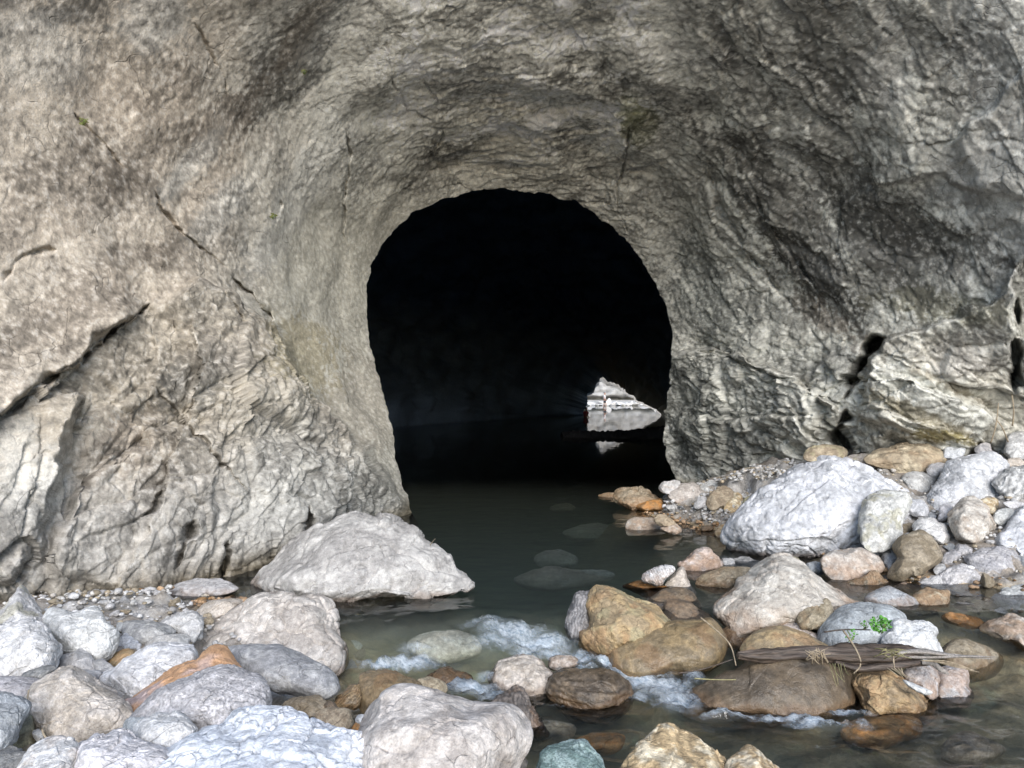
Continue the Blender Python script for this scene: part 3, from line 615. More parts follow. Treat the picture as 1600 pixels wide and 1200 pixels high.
BOULDERS = []
def boulder(label, crop, pts, Dist, style, wl=None, sub=None, k=.85, th=.95, facet=.82, rough=1.0, flags='', name='boulder', cat='boulder', group=None, seed=None, order=True, lvl=None):
    x0, y0, s = CROP[crop]; pts = [(x0 + a * s, y0 + b * s) for a, b in pts]
    seed = seed if seed is not None else (abs(int(pts[0][0] * 7 + pts[0][1] * 13)) % 9973)
    rs = np.random.RandomState(seed)
    poly = smooth_closed(pts); x_, y_ = poly[:, 0], poly[:, 1]
    cr = x_ * np.roll(y_, -1) - np.roll(x_, -1) * y_; A = cr.sum() / 2
    cx = ((x_ + np.roll(x_, -1)) * cr).sum() / (6 * A); cy = ((y_ + np.roll(y_, -1)) * cr).sum() / (6 * A)
    an = np.arctan2(-(y_ - cy), x_ - cx); rr = np.hypot(x_ - cx, y_ - cy); o = np.argsort(an); an, rr = an[o], rr[o]
    R = lambda a: np.interp(a, an, rr, period=2 * math.pi)
    hp = (y_.max() - y_.min()); wpx = x_.max() - x_.min(); mr = math.sqrt(abs(A) / math.pi)
    tpx = th * min(mr, .75 * hp)
    slope = k / F
    def front(qx, qy, Dc):
        a = np.arctan2(-(qy - cy), qx - cx); rho = np.hypot(qx - cx, qy - cy) / R(a)
        return Dc * (1 + slope * (cy - qy)) - tpx * Dc / F * np.sqrt(np.clip(1 - rho ** 2, 0, 1)), rho
    if wl is not None or sub is not None:
        Dc = 9.0
        for _ in range(40):
            if wl is not None:
                yb = wl; Db = Dc
                for _ in range(6): Db = .5 * Db + .5 * (H - float(zwater(Db))) * F / (yb - PY0)
            else:
                yb = cy - .45 * hp * .5; Db = Dc
                for _ in range(6): Db = .5 * Db + .5 * (H - float(zwater(Db)) + sub) * F / (yb - PY0)
            f0 = front(np.array([cx]), np.array([float(yb)]), Dc)[0][0]; Dc = Dc + .6 * (Db - f0)
    else: Dc = Dist
    Zf, rho = front(zgx, zgy, Dc); m = rho < .93
    if order and m.any():
        ex_ = (Zf - zbuf)[m]; sh = np.percentile(ex_, 96) + .01
        if sh > 0: sh = min(sh, 1.6); Dc -= sh; Zf = Zf - sh
        m2 = rho < .98; zbuf[m2] = np.minimum(zbuf[m2], Zf[m2])
    level = lvl or (6 if mr > 48 else 5 if mr > 16 else 4)
    U, Fc = ICO[level]
    a = np.arctan2(U[:, 1], U[:, 0]); rho = np.hypot(U[:, 0], U[:, 1]); Ra = R(a)
    rr_ = Ra * rho ** .92 * 1.04
    qx = cx + rr_ * np.cos(a); qy = cy - rr_ * np.sin(a)
    cc = U[:, 2]; back = np.where(cc < 0, 1.15, 1.0)
    Dl = Dc * (1 + slope * (cy - qy)) - tpx * Dc / F * np.sign(cc) * np.abs(cc) ** .9 * back
    V = unproj(qx, qy, Dl); O = V.mean(0); W = V - O
    size = mr / F * Dc
    # flattened facets
    K = 26; nk = rs.normal(size=(K, 3)); nk /= np.linalg.norm(nk, axis=1, keepdims=True); dk = rs.uniform(.70, 1.0, K)
    S = np.clip(U @ nk.T, 0, None) / dk
    sc_ = (S ** 20).sum(1) ** (-1 / 20.0); sc_ = np.minimum(sc_, 1.12); sc_ = sc_ / np.percentile(sc_, 70)
    W = W * (1 - facet + facet * sc_)[:, None]; V = O + W
    P_ = V / size + seed * 1.37
    Nn = vnormals(V, Fc)
    if (Nn * W).sum() < 0: Nn = -Nn; Fc = Fc[:, ::-1]
    lo = fbm(P_ * 1.3, 3, seed); 
    st = np.array([.5, 1.6, 1.0]); ang = rs.uniform(-.9, .9)
    if 'b' in flags: ang = 1.35
    Pb = np.stack([P_[:, 0] * math.cos(ang) + P_[:, 2] * math.sin(ang), -P_[:, 0] * math.sin(ang) + P_[:, 2] * math.cos(ang), P_[:, 1]], 1)
    pl = plates(Pb * [1.3, 2.6, 1.6], seed + 5, .9, .05); pl2 = plates(Pb * [3.4, 6.5, 4], seed + 6, .9, .05)
    pl3 = plates(Pb * [8, 14, 9], seed + 16, 1., .08) if level > 4 else 0 * pl
    cn = fbm(P_ * 1.6 + 5, 3, seed + 7); crack = np.exp(-(cn / .012) ** 2) * sstep(-.1, .25, lo)
    fi = fbm(P_ * 7, 4, seed + 8, .6)
    rg = rough
    d = size * (.055 * lo + rg * (.050 * pl + .015 * pl2 + .006 * pl3) - .026 * crack * (.3 + .7 * min(rg, 1)) + .006 * fi * (.4 + .6 * rg))
    if 'p' in flags:
        w1, w2, _, _ = worley(V / .035, seed); d -= size * .03 * sstep(.42, .12, w1) * sstep(-.2, .2, fbm(P_ * 3, 2, seed + 4))
    if 'b' in flags or 's' in flags:
        d += size * .012 * np.sin(Pb[:, 1] * 30 + 4 * fbm(P_ * 2, 2, seed + 9))
    if 'r' in flags:      # knobbly
        w1, w2, _, _ = worley(P_ * 2.2 + .3 * fbm(P_ * 2, 3, seed)[:, None], seed + 3); d += size * (.07 * (0.5 - w1) - .04 * np.exp(-((w2 - w1) / .05) ** 2))
    if 'K' in flags:      # net of deep cracks
        w1, w2, _, _ = worley(P_ * 2.0 + .25 * fbm(P_ * 3, 3, seed)[:, None], seed + 3); d -= size * .05 * np.exp(-((w2 - w1) / .035) ** 2) * sstep(-.3, .1, cn)
    V = V + Nn * d[:, None]
    # colour
    c1, c2 = [np.array(c) for c in STY[style]]
    c1 = c1 * rs.uniform(.94, 1.06); tint = 1 + rs.uniform(-.015, .015, 3)
    mt = sstep(-.25, .35, fbm(P_ * 1.8, 4, seed + 20, .6) + .12 * pl)
    c = lerp(c1, c2, (1 - mt)[:, None]) * tint
    vein = np.exp(-(fbm(P_ * 1.2 + 9, 3, seed + 21) / .016) ** 2) * sstep(-.05, .2, fi + lo)
    c = lerp(c, np.clip(c1 * 1.35 + .06, 0, .72), (.55 * vein)[:, None])
    dk_ = np.exp(-(fbm(P_ * 2.3 + 19, 4, seed + 22) / .012) ** 2)
    c = lerp(c, c2 * .55, (.45 * dk_ + .4 * crack)[:, None])
    c = c * (1 + .24 * fbm(P_ * 8, 4, seed + 23, .75) + .08 * pl2 + .10 * pl3)[:, None]
    if style in ('ochre', 'orange') or 'x' in flags:
        rn = sstep(.0, .4, fbm(P_ * 1.1 + 31, 4, seed + 24, .6)); c = lerp(c, np.array((.29, .175, .09)), ((.5 if style in ('ochre', 'orange') else .22) * rn)[:, None])
    if 'b' in flags or 's' in flags:
        c = c * (1 + .30 * np.sin(Pb[:, 1] * 34 + 5 * fbm(P_ * 1.5, 3, seed + 9)))[:, None]
    if 'q' in flags:     # dark spots
        c = lerp(c, c2 * .6, (.7 * sstep(.15, .3, fbm(P_ * 19, 2, seed + 25)))[:, None])
    if 'h' in flags:     # ochre band and purple end
        hb = sstep(.2, -.3, Pb[:, 1] - Pb[:, 1].mean()); c = lerp(np.array((.36, .29, .28)), np.array((.42, .25, .14)), sstep(-.2, .3, fbm(P_ * .9, 3, 77) + .25)[:, None]) * (1 + .25 * fi)[:, None]
    if 'g' in flags:     # yellow-green lichen
        c = lerp(c, np.array((.30, .28, .17)), (.45 * sstep(.05, .3, fbm(P_ * 1.4 + 3, 4, seed + 26)))[:, None])
    zw = zwater(V[:, 1]); hz = V[:, 2] - zw + .05 * fbm(P_ * 2.5, 3, seed + 27)
    inwater = (wl is not None) or (sub is not None) or 'w' in flags or 'o' in flags
    wet = sstep(.09, .0, hz) if (inwater and sub is None) else np.zeros(len(V))
    if 'W' in flags: wet = np.maximum(wet, .8 + .2 * lo)
    st_h = .30 if 'o' in flags else .09
    stn = sstep(st_h, st_h * .3, hz) * (.72 if 'o' in flags else 0 if sub is not None else .45 if inwater else 0)
    c = lerp(c, c * 0.35 + .65 * np.array((.26, .135, .055)), (stn * sstep(-.5, .2, fbm(P_ * 1.7, 3, seed + 28) + .2))[:, None])
    c = lerp(c, c * np.array((.62, .55, .36)), (sstep(.0, -.12, hz) * (inwater and sub is None))[:, None])
    if sub is not None: c = c * 1.35
    c = np.clip(c, .02, .74)
    V = V - O
    if name == 'slab': name, cat = 'flat_stone', 'flat stone'
    ob = mk(name, V, Fc, M_ROCK, c, {'wet': np.clip(wet, 0, 1)}); ob.location = O
    tag(ob, label, cat, group); BOULDERS.append((label, cx, cy, mr))
    return ob
B = boulder
# --- far right bank and the spit by the passage (far to near)
B('small pointed white stone standing upright on the gravel spit below the dark buttress','E',[(1045,195),(1060,150),(1085,143),(1110,190),(1100,230),(1050,230)],16.2,'white',name='stone',cat='stone',facet=.7)
B('low tan stone tapering into the water at the cave end of the spit','E',[(150,297),(200,280),(260,278),(275,305),(230,330),(180,315)],None,'tan',wl=778,flags='o',name='stone',cat='stone')
B('pale stone behind the conglomerate lump at the tip of the spit','E',[(512,258),(530,225),(590,208),(640,218),(655,250),(600,285),(540,285)],15.4,'palegrey',name='stone',cat='stone',flags='x')
B('grey slab right behind the round beige stone of the spit','E',[(770,265),(790,218),(880,205),(930,230),(905,280),(820,290)],15.6,'palegrey',name='slab',cat='slab')
B('flat grey slab in the middle of the spit, under the dark buttress','E',[(900,258),(940,212),(1040,207),(1085,250),(1020,300),(950,290)],15.4,'grey',name='slab',cat='slab')
B('flat grey slab at the right end of the spit, touching the giant bluish boulder','E',[(1060,262),(1090,218),(1180,200),(1290,205),(1290,270),(1180,300),(1090,300)],15.0,'greyblue',name='slab',cat='slab')
B('flat tan slab at the cliff foot, behind the top of the giant bluish boulder','B',[(225,225),(250,172),(300,146),(400,140),(500,160),(503,210),(440,240),(300,250)],14.4,'tan',name='slab',cat='slab',flags='g',facet=.7)
B('yellowish white slab under the dark crevice of the right cliff','B',[(470,235),(520,200),(600,193),(655,195),(670,240),(600,262),(500,262)],14.3,'beige',name='slab',cat='slab',flags='g')
B('small yellow-brown block against the cliff, behind the big brown-grey rock','B',[(920,130),(940,100),(985,98),(1020,130),(1010,170),(940,170)],14.4,'khaki',name='stone',cat='stone',facet=.8,flags='g')
B('low brown block at the cliff foot right of the yellow-brown block','B',[(1150,150),(1180,122),(1240,125),(1290,145),(1270,180),(1180,180)],14.4,'tan',name='stone',cat='stone',facet=.8)
B('greenish tan stone by the dark hollow at the right edge','B',[(1390,160),(1420,148),(1500,120),(1510,160),(1460,190)],14.2,'olive',name='stone',cat='stone')
B('big brown-grey faceted rock lying along the foot of the right cliff','B',[(620,230),(660,180),(740,158),(820,130),(920,127),(1000,135),(1055,170),(1115,220),(1095,265),(990,315),(880,335),(810,332),(760,290),(650,258)],13.6,'tan',facet=.8,flags='x',rough=1.3)
B('small bluish slab on top behind the big blue-grey block','B',[(1080,205),(1098,152),(1180,150),(1230,165),(1220,220),(1100,240)],13.6,'blue',name='slab',cat='slab')
B('round-topped grey stone peeping above the big blue-grey block','B',[(1290,170),(1310,135),(1345,127),(1390,150),(1400,200),(1320,210)],13.6,'grey',name='stone',cat='stone')
B('pale rounded boulder at the right edge below the dark hollow','B',[(1460,190),(1490,112),(1530,80),(1620,78),(1720,105),(1740,200),(1660,250),(1530,245),(1490,225)],13.4,'palegrey',facet=.6,rough=1.2)
B('small reddish stone under the pale rounded boulder at the right edge','B',[(1490,252),(1530,220),(1580,228),(1600,270),(1530,285)],12.9,'pink',name='stone',cat='stone')
B('pale stone between the brown-grey rock and the big blue-grey block','B',[(1000,305),(1030,260),(1080,245),(1135,262),(1140,320),(1050,350)],13.0,'palegrey',name='stone',cat='stone')
B('flat-topped pale grey stone right behind the shoulder of the giant bluish boulder','B',[(830,352),(868,320),(940,307),(1010,320),(1065,350),(1000,430),(940,450),(880,410)],12.9,'palegrey',facet=.7)
B('big smooth blue-grey block with an orange spot on its left face','B',[(970,492),(985,450),(1020,400),(1070,340),(1120,285),(1200,225),(1300,195),(1420,195),(1500,255),(1480,330),(1430,400),(1450,470),(1350,505),(1200,530),(1080,575),(1010,560),(980,525)],12.3,'blue',facet=.65,th=.8)
B('pinkish blue fluted boulder at the right edge beside the big blue-grey block','B',[(1425,370),(1462,312),(1520,280),(1620,270),(1740,300),(1760,430),(1690,490),(1540,490),(1475,455)],12.0,'lilac',rough=1.6,facet=.7,flags='s')
B('giant bluish white cracked boulder on the right bank, highest of them all','P',[(1150,835),(1152,815),(1168,795),(1192,768),(1212,748),(1240,724),(1268,715),(1300,713),(1340,722),(1372,734),(1402,755),(1426,778),(1442,805),(1435,845),(1400,868),(1330,878),(1290,882),(1230,884),(1190,876),(1165,858)],None,'blue',wl=872,flags='K',rough=1.3,facet=.45,k=.6,th=.9)
B('blue-white oval stone right of the giant boulder, above the rough white one','B',[(862,548),(880,500),(930,480),(980,500),(1005,550),(980,592),(910,585)],11.6,'blue',name='stone',cat='stone')
B('small grey chip between the blue oval stone and the big blue-grey block','B',[(990,602),(1000,562),(1045,570),(1060,610),(1030,625)],11.5,'greyblue',name='stone',cat='stone')
B('small square white stone at the foot of the big blue-grey block','B',[(1078,535),(1120,510),(1165,540),(1145,605),(1090,615),(1065,600)],11.4,'white',name='stone',cat='stone',facet=.8)
B('cream angular stone behind the round beige cobble of the right bank','B',[(1340,490),(1380,468),(1445,490),(1425,560),(1390,580),(1350,530)],11.4,'cream',name='stone',cat='stone',facet=.8)
B('thin white slab left of the bluish boulder at the right edge','B',[(1470,505),(1560,488),(1610,520),(1530,555)],11.2,'white',name='slab',cat='slab')
B('greyish flat stone below the thin white slab near the right edge','B',[(1400,590),(1440,545),(1520,545),(1535,580),(1480,640),(1410,630)],11.0,'palegrey',name='stone',cat='stone')
B('long bluish boulder half outside the right edge, below the fluted one','B',[(1400,745),(1480,645),(1540,565),(1600,530),(1700,520),(1760,650),(1720,770),(1620,850),(1530,815),(1440,800)],10.8,'blue',facet=.6,rough=1.2)
B('small brown wedge between the giant boulder and the khaki one','B',[(822,685),(850,640),(912,640),(892,695),(845,715)],11.2,'khaki',name='stone',cat='stone')
B('rough white oval stone above the khaki boulder','B',[(910,645),(950,598),(1020,597),(1100,640),(1145,712),(1120,752),(1060,757),(980,712),(920,685)],10.9,'white',name='stone',cat='stone',rough=1.6)
B('round beige cobble with a grey scar at its foot on the right bank','B',[(1125,632),(1150,560),(1210,500),(1280,485),(1350,512),(1392,570),(1405,642),(1370,712),(1320,772),(1280,787),(1220,762),(1150,712)],10.8,'beige',flags='x')
B('tan-grey squarish block leaning on the right side of the giant boulder','B',[(555,600),(578,520),(620,450),(700,428),(780,448),(850,480),(862,550),(835,640),(825,720),(745,772),(650,792),(600,755),(568,680)],10.9,'palegrey',facet=.85,rough=1.4,flags='g')
B('grey oval cobble between the khaki boulder and the round beige cobble','B',[(1160,795),(1195,758),(1280,790),(1240,832),(1190,828)],10.4,'grey',name='cobble',cat='cobble')
B('brownish grey cobble right of the khaki boulder','B',[(1088,885),(1110,830),(1160,798),(1215,822),(1185,872),(1140,905)],10.3,'grey',name='cobble',cat='cobble')
B('small bluish boulder cut by the right edge below the long bluish one','B',[(1560,872),(1600,830),(1680,845),(1690,910),(1600,925)],10.2,'greyblue',name='stone',cat='stone')
B('broad grey boulder with fine cracks on the right bank near the edge','B',[(1228,862),(1260,820),(1330,790),(1440,783),(1510,808),(1562,870),(1545,925),(1460,958),(1340,980),(1270,940)],10.2,'grey',flags='K',facet=.5)
B('small white stone wedged left of the khaki boulder','B',[(708,835),(750,798),(800,788),(810,860),(765,932),(730,905)],10.5,'palegrey',name='stone',cat='stone')
B('khaki heart-shaped boulder with a notch in its left side','B',[(748,965),(768,900),(805,850),(785,780),(835,720),(910,690),(980,700),(1050,745),(1102,800),(1108,850),(1050,905),(960,945),(880,970),(830,998),(778,990)],10.1,'khaki',facet=.75,rough=.4,th=.9)
B('rounded tan boulder with a brown wet foot, left of the khaki one','B',[(358,885),(368,830),(420,798),(520,788),(620,803),(690,832),(722,880),(712,925),(640,950),(560,992),(480,998),(395,975)],10.2,'beige',flags='xo',rough=.7)
B('small dark cobble under the right tip of the khaki boulder','B',[(1032,922),(1060,888),(1105,888),(1115,935),(1060,955)],10.0,'grey',name='cobble',cat='cobble')
B('pale knobbly boulder in the gravel right of the khaki boulder','B',[(1078,985),(1090,920),(1150,888),(1230,887),(1292,920),(1332,982),(1265,1036),(1180,1055),(1110,1036)],9.9,'palegrey',flags='r')
B('pale flat stone at the foot of the khaki boulder','B',[(928,995),(1000,960),(1075,952),(1100,1002),(1085,1052),(1000,1056),(940,1036)],9.8,'palegrey',name='stone',cat='stone')
B('reddish brown stone by the water below the khaki boulder','B',[(798,1025),(860,1000),(930,1020),(945,1062),(880,1080),(810,1060)],9.7,'pink',name='stone',cat='stone',flags='o')
B('grey triangular stone with upright bands below the rounded tan boulder','B',[(498,1005),(560,978),(630,938),(690,922),(722,970),(742,1012),(722,1045),(640,1058),(520,1060)],9.8,'khaki',name='stone',cat='stone',flags='bo',facet=.8)
B('flat slate-coloured slab lying low in the shallow pool','B',[(240,880),(290,868),(350,890),(370,930),(300,950),(240,930)],10.4,'greyblue',name='slab',cat='slab',facet=.8)
B('olive stone behind the peak of the big pinkish white boulder','E',[(1220,720),(1250,690),(1330,675),(1390,700),(1390,760),(1270,760)],10.4,'olive',name='stone',cat='stone')
B('broad pale cobble at the right edge above the pink-tan boulder','B',[(1378,1085),(1450,1040),(1550,1013),(1690,1018),(1760,1080),(1710,1160),(1560,1176),(1430,1148)],9.4,'palegrey',flags='q')
B('small oval tan cobble in the gravel by the ochre-footed stone','B',[(1202,1085),(1230,1054),(1300,1058),(1322,1092),(1280,1124),(1220,1114)],9.4,'khaki',name='cobble',cat='cobble')
# spit
B('round beige stone in the row along the spit','E',[(580,305),(590,260),(640,228),(720,218),(770,233),(788,280),(772,325),(700,352),(620,350)],14.6,'beige',wl=794,flags='o',rough=.5)
B('dark veined conglomerate lump at the tip of the spit','E',[(250,295),(300,260),(380,247),(450,258),(492,290),(522,330),(500,375),(400,388),(320,368),(260,338)],14.2,'khaki',wl=796,flags='rxo',rough=1.4)
B('tan stone with an orange foot, third in the row along the spit','E',[(808,335),(830,280),(900,253),(970,258),(1002,300),(992,345),(930,378),(880,398),(832,392)],14.0,'tan',flags='o',rough=.5)
B('upright white stone streaked orange, in the row along the spit','E',[(918,380),(960,310),(1000,287),(1037,300),(1044,360),(1032,406),(960,408)],13.8,'cream',flags='so')
B('olive round stone between the streaked one and the giant boulder','E',[(1033,355),(1060,308),(1130,288),(1195,300),(1215,340),(1140,396),(1060,412)],13.5,'olive',rough=.5,flags='o')
B('small pale pebble cluster stone in the gravel under the round beige stone','E',[(740,370),(770,310),(805,310),(812,360),(780,385)],14.0,'lilac',name='stone',cat='stone')
B('low orange stone at the water in front of the conglomerate lump','E',[(368,360),(450,330),(520,325),(548,360),(540,392),(440,398),(390,388)],None,'orange',wl=797,name='stone',cat='stone')
B('long beige smooth stone lying in the water off the spit','E',[(312,492),(330,450),(390,433),(470,433),(532,465),(552,505),(500,528),(400,538),(330,528)],None,'beige',wl=828,flags='o',rough=.3,facet=.3)
B('tan wedge resting on the long beige stone in the water','E',[(490,452),(512,420),(560,414),(590,440),(622,475),(560,490),(515,485)],13.0,'tan',name='stone',cat='stone')
B('small beige rounded stone touching the right end of the long beige one','E',[(528,505),(570,475),(620,476),(662,500),(655,530),(600,540),(550,530)],None,'beige',wl=832,flags='o',name='stone',cat='stone')
B('little red-brown stone alone in the shallows of the spit','E',[(623,436),(650,416),(690,416),(712,436),(690,455),(640,452)],None,'orange',wl=813,name='stone',cat='stone')
B('low brown flat stone awash left of the giant boulder','E',[(780,505),(800,485),(840,485),(862,505),(840,520),(800,520)],None,'brown',wl=830,name='stone',cat='stone')
B('small tan stone touching the left foot of the giant boulder','E',[(958,505),(980,468),(1012,490),(1002,530),(972,545)],13.0,'tan',name='stone',cat='stone')
B('white-topped orange stone in the water left of the giant boulder','E',[(858,545),(880,510),(920,480),(960,488),(978,520),(968,570),(900,575)],None,'cream',wl=840,flags='o',name='stone',cat='stone')
# centre right, middle distance
B('dark grey broken stone under the left edge of the giant boulder','E',[(975,705),(1000,685),(1045,672),(1100,690),(1165,735),(1110,765),(1010,755)],11.0,'slate',name='stone',cat='stone',facet=.9,rough=1.5)
B('small dark stone beside the red-brown boulder of the mid stream','E',[(905,715),(940,688),(985,700),(1005,745),(930,745)],10.8,'grey',name='stone',cat='stone',rough=1.5)
B('red-brown boulder with a white cap at the edge of the pool','E',[(648,730),(690,690),(740,650),(810,627),(860,650),(902,690),(915,745),(872,785),(800,820),(760,850),(700,815),(655,775)],None,'pink',wl=893,flags='xo',rough=1.3)
B('olive-tan knobbly boulder right behind the big pinkish white boulder','E',[(765,840),(798,790),(870,758),(920,733),(990,738),(1062,738),(1115,765),(1095,805),(1012,840),(960,900),(910,920),(840,895),(778,872)],None,'khaki',wl=918,flags='x',rough=.8)
B('flat orange rock awash under the white ribbed stone','E',[(278,862),(350,833),(420,826),(520,845),(600,865),(590,930),(500,950),(430,935),(340,900)],None,'orange',wl=918,name='rock',cat='rock',rough=.4)
B('pinkish pointed rock behind the two brown humps of the mid stream','E',[(548,880),(590,800),(648,748),(682,765),(705,820),(732,862),(745,920),(650,930)],9.7,'pink',name='rock',cat='rock',rough=.6)
B('white ribbed stone with an orange foot perched by the pool','E',[(408,805),(450,770),(500,745),(560,732),(607,745),(612,770),(572,812),(542,862),(480,856),(418,836)],9.5,'white',flags='so',name='stone',cat='stone',facet=.7)
B('rear one of the two smooth brown humps in the mid stream','E',[(455,950),(520,905),(583,882),(660,872),(732,898),(778,970),(775,1020),(640,1040),(480,1020)],9.1,'brown',flags='x',rough=.25,facet=.3)
B('front one of the two smooth brown humps in the mid stream','E',[(545,1000),(570,958),(640,943),(702,958),(765,1000),(832,1045),(865,1100),(760,1150),(600,1160),(540,1090)],8.6,'brown',rough=.25,facet=.3,flags='x')
B('big pinkish white boulder with dark gashes, in the middle of the right channel','E',[(853,992),(880,940),(930,900),(980,860),(1010,820),(1080,800),(1130,768),(1200,728),(1260,700),(1330,710),(1400,740),(1500,790),(1600,850),(1720,940),(1810,985),(1760,1030),(1700,1080),(1600,1130),(1480,1160),(1350,1170),(1280,1190),(1200,1200),(1100,1200),(1000,1190),(940,1130),(900,1090),(858,1040)],None,'beige',wl=988,k=.7,flags='xo',rough=.9,facet=.55)
B('grey dark-footed block tucked under the right flank of the big pinkish white boulder','E',[(1370,1060),(1450,985),(1540,958),(1600,980),(1620,1070),(1570,1130),(1440,1140)],8.3,'khaki',facet=.8,flags='x')
B('mauve-brown stone awash left of the golden rock','F',[(990,340),(1060,308),(1130,325),(1185,380),(1100,450),(1030,420)],None,'brown',wl=1000,flags='x',name='stone',cat='stone')
B('blue-grey slanting stone in the small right-hand pool','C',[(618,295),(650,250),(720,223),(790,233),(860,263),(932,310),(945,345),(870,368),(740,365),(640,330)],None,'greyblue',wl=947,flags='x',rough=.6,facet=.6)
B('flat tan stone with an orange waterline, right of the blue-grey slanting stone','C',[(897,292),(960,250),(1050,246),(1128,255),(1140,290),(1125,348),(1020,352),(930,330)],None,'tan',wl=945,flags='o',facet=.7,name='stone',cat='stone')
B('grey wedge with a rusty foot at the head of the small right-hand pool','C',[(1128,345),(1160,313),(1220,303),(1292,328),(1352,358),(1375,395),(1290,412),(1200,392)],9.3,'grey',flags='ox',name='stone',cat='stone')
B('little pale green stone at the right end of the grey wedge','C',[(1348,355),(1400,328),(1432,345),(1438,400),(1400,418),(1355,398)],9.3,'teal',name='stone',cat='stone')
B('bright orange oval stone half under the small right-hand pool','C',[(1083,408),(1130,385),(1190,390),(1282,415),(1335,450),(1322,482),(1240,485),(1150,462),(1095,438)],None,'orange',wl=972,rough=.3,name='stone',cat='stone')
B('pink-tan boulder with an orange foot at the right edge','C',[(1342,495),(1378,445),(1450,428),(1560,418),(1690,423),(1770,480),(1760,580),(1690,630),(1590,630),(1500,585),(1420,540)],None,'pink',wl=1005,flags='xo',rough=.9)
B('striped grey schist rock leaning on the ochre boulder','F',[(15,335),(22,250),(48,180),(80,123),(130,103),(185,110),(180,200),(160,320),(110,400),(40,400)],8.3,'slate',flags='b',rough=.8,name='rock',cat='rock')
B('ochre boulder with a rusty top left corner beside the white water','F',[(63,382),(68,348),(130,325),(140,270),(128,180),(158,110),(190,75),(230,58),(330,78),(430,128),(530,170),(592,210),(642,270),(660,312),(600,360),(480,430),(330,480),(290,500),(220,505),(140,480),(88,440)],None,'ochre',wl=1018,rough=1.0,facet=.65,flags='g')
B('pinkish white rubble stone between the golden rock and the blue-grey rock','C',[(90,490),(145,453),(210,458),(272,508),(335,552),(345,590),(240,575),(170,535)],8.0,'pink',name='stone',cat='stone',rough=1.4)
B('blue-grey rounded rock behind the green plant','C',[(343,545),(348,470),(398,410),(480,363),(560,334),(650,322),(730,334),(790,363),(848,410),(850,470),(790,560),(720,620),(600,640),(450,640),(370,600)],7.9,'greyblue',rough=.5,facet=.45)
B('lumpy white rock right of the green plant','C',[(733,575),(758,500),(748,430),(790,403),(850,418),(910,443),(990,458),(1037,500),(1042,545),(1082,600),(1100,660),(950,680),(800,670)],7.6,'white',rough=1.2)
B('golden brown dome rock just above the left end of the log','F',[(1112,470),(1130,420),(1200,358),(1280,323),(1370,313),(1450,328),(1530,368),(1600,410),(1660,450),(1600,510),(1400,530),(1200,530)],7.6,'ochre',rough=.2,facet=.25)
B('smooth grey-tan rock awash behind the right end of the log','C',[(1085,620),(1145,565),(1220,553),(1300,573),(1382,620),(1450,670),(1430,770),(1280,820),(1150,770),(1080,690)],None,'khaki',wl=1045,rough=.25,facet=.3,k=.5)
B('tan wet boulder with rusty patches next to the white water','F',[(335,475),(400,388),(480,348),(600,323),(720,293),(850,278),(930,268),(1005,330),(1048,400),(1053,470),(1012,545),(930,595),(820,650),(760,650),(650,640),(500,640),(370,590)],None,'ochre',wl=1053,flags='xW',rough=.35,facet=.55,k=.5)
B('left one of the two wet grey-pink rocks under the log','C',[(850,765),(900,723),(980,713),(1045,740),(1065,800),(1078,870),(1065,930),(1000,930),(910,850)],7.2,'lilac',rough=1.0,flags='ox',name='rock',cat='rock')
B('right one of the two wet grey-pink rocks under the log, standing in the stream','C',[(1048,805),(1060,760),(1120,738),(1200,718),(1255,750),(1275,800),(1265,850),(1290,920),(1240,990),(1150,980),(1075,910)],None,'lilac',wl=1092,rough=1.0,flags='ox',name='rock',cat='rock')
B('smooth white fragment on the right shoulder of the rusty faceted boulder','C',[(845,808),(900,828),(960,853),(1028,885),(985,905),(920,878),(870,845)],6.75,'white',name='stone',cat='stone',rough=.2,facet=.3)
B('big smooth mud-brown boulder sloping into the stream under the log','3',[(85,962),(108,900),(170,858),(260,808),(340,768),(380,728),(430,704),(520,712),(620,718),(740,733),(792,790),(832,850),(865,930),(800,1000),(600,1040),(400,1040),(200,1010)],None,'brown',wl=1117,rough=.22,facet=.6,k=.35,th=.9,flags='W')
B('rusty faceted boulder right of the mud-brown one','3',[(797,805),(828,768),(900,753),(980,758),(1042,790),(1102,840),(1162,880),(1185,945),(1130,990),(1000,1000),(890,970),(850,890),(818,850)],None,'ochre',wl=1113,rough=1.4,facet=.85,flags='x',k=.5)
B('orange stone under the water in front of the rusty faceted boulder','C',[(455,1115),(520,1068),(650,1028),(780,1012),(905,1038),(965,1090),(955,1160),(850,1200),(700,1240),(550,1210),(478,1170)],None,'orange',sub=.02,rough=.3,facet=.3,order=False)
B('tan stone under the water at the lower right corner','C',[(1090,1230),(1180,1150),(1280,1138),(1390,1180),(1480,1260),(1320,1340),(1120,1330)],None,'khaki',sub=.03,rough=.3,facet=.3,order=False)
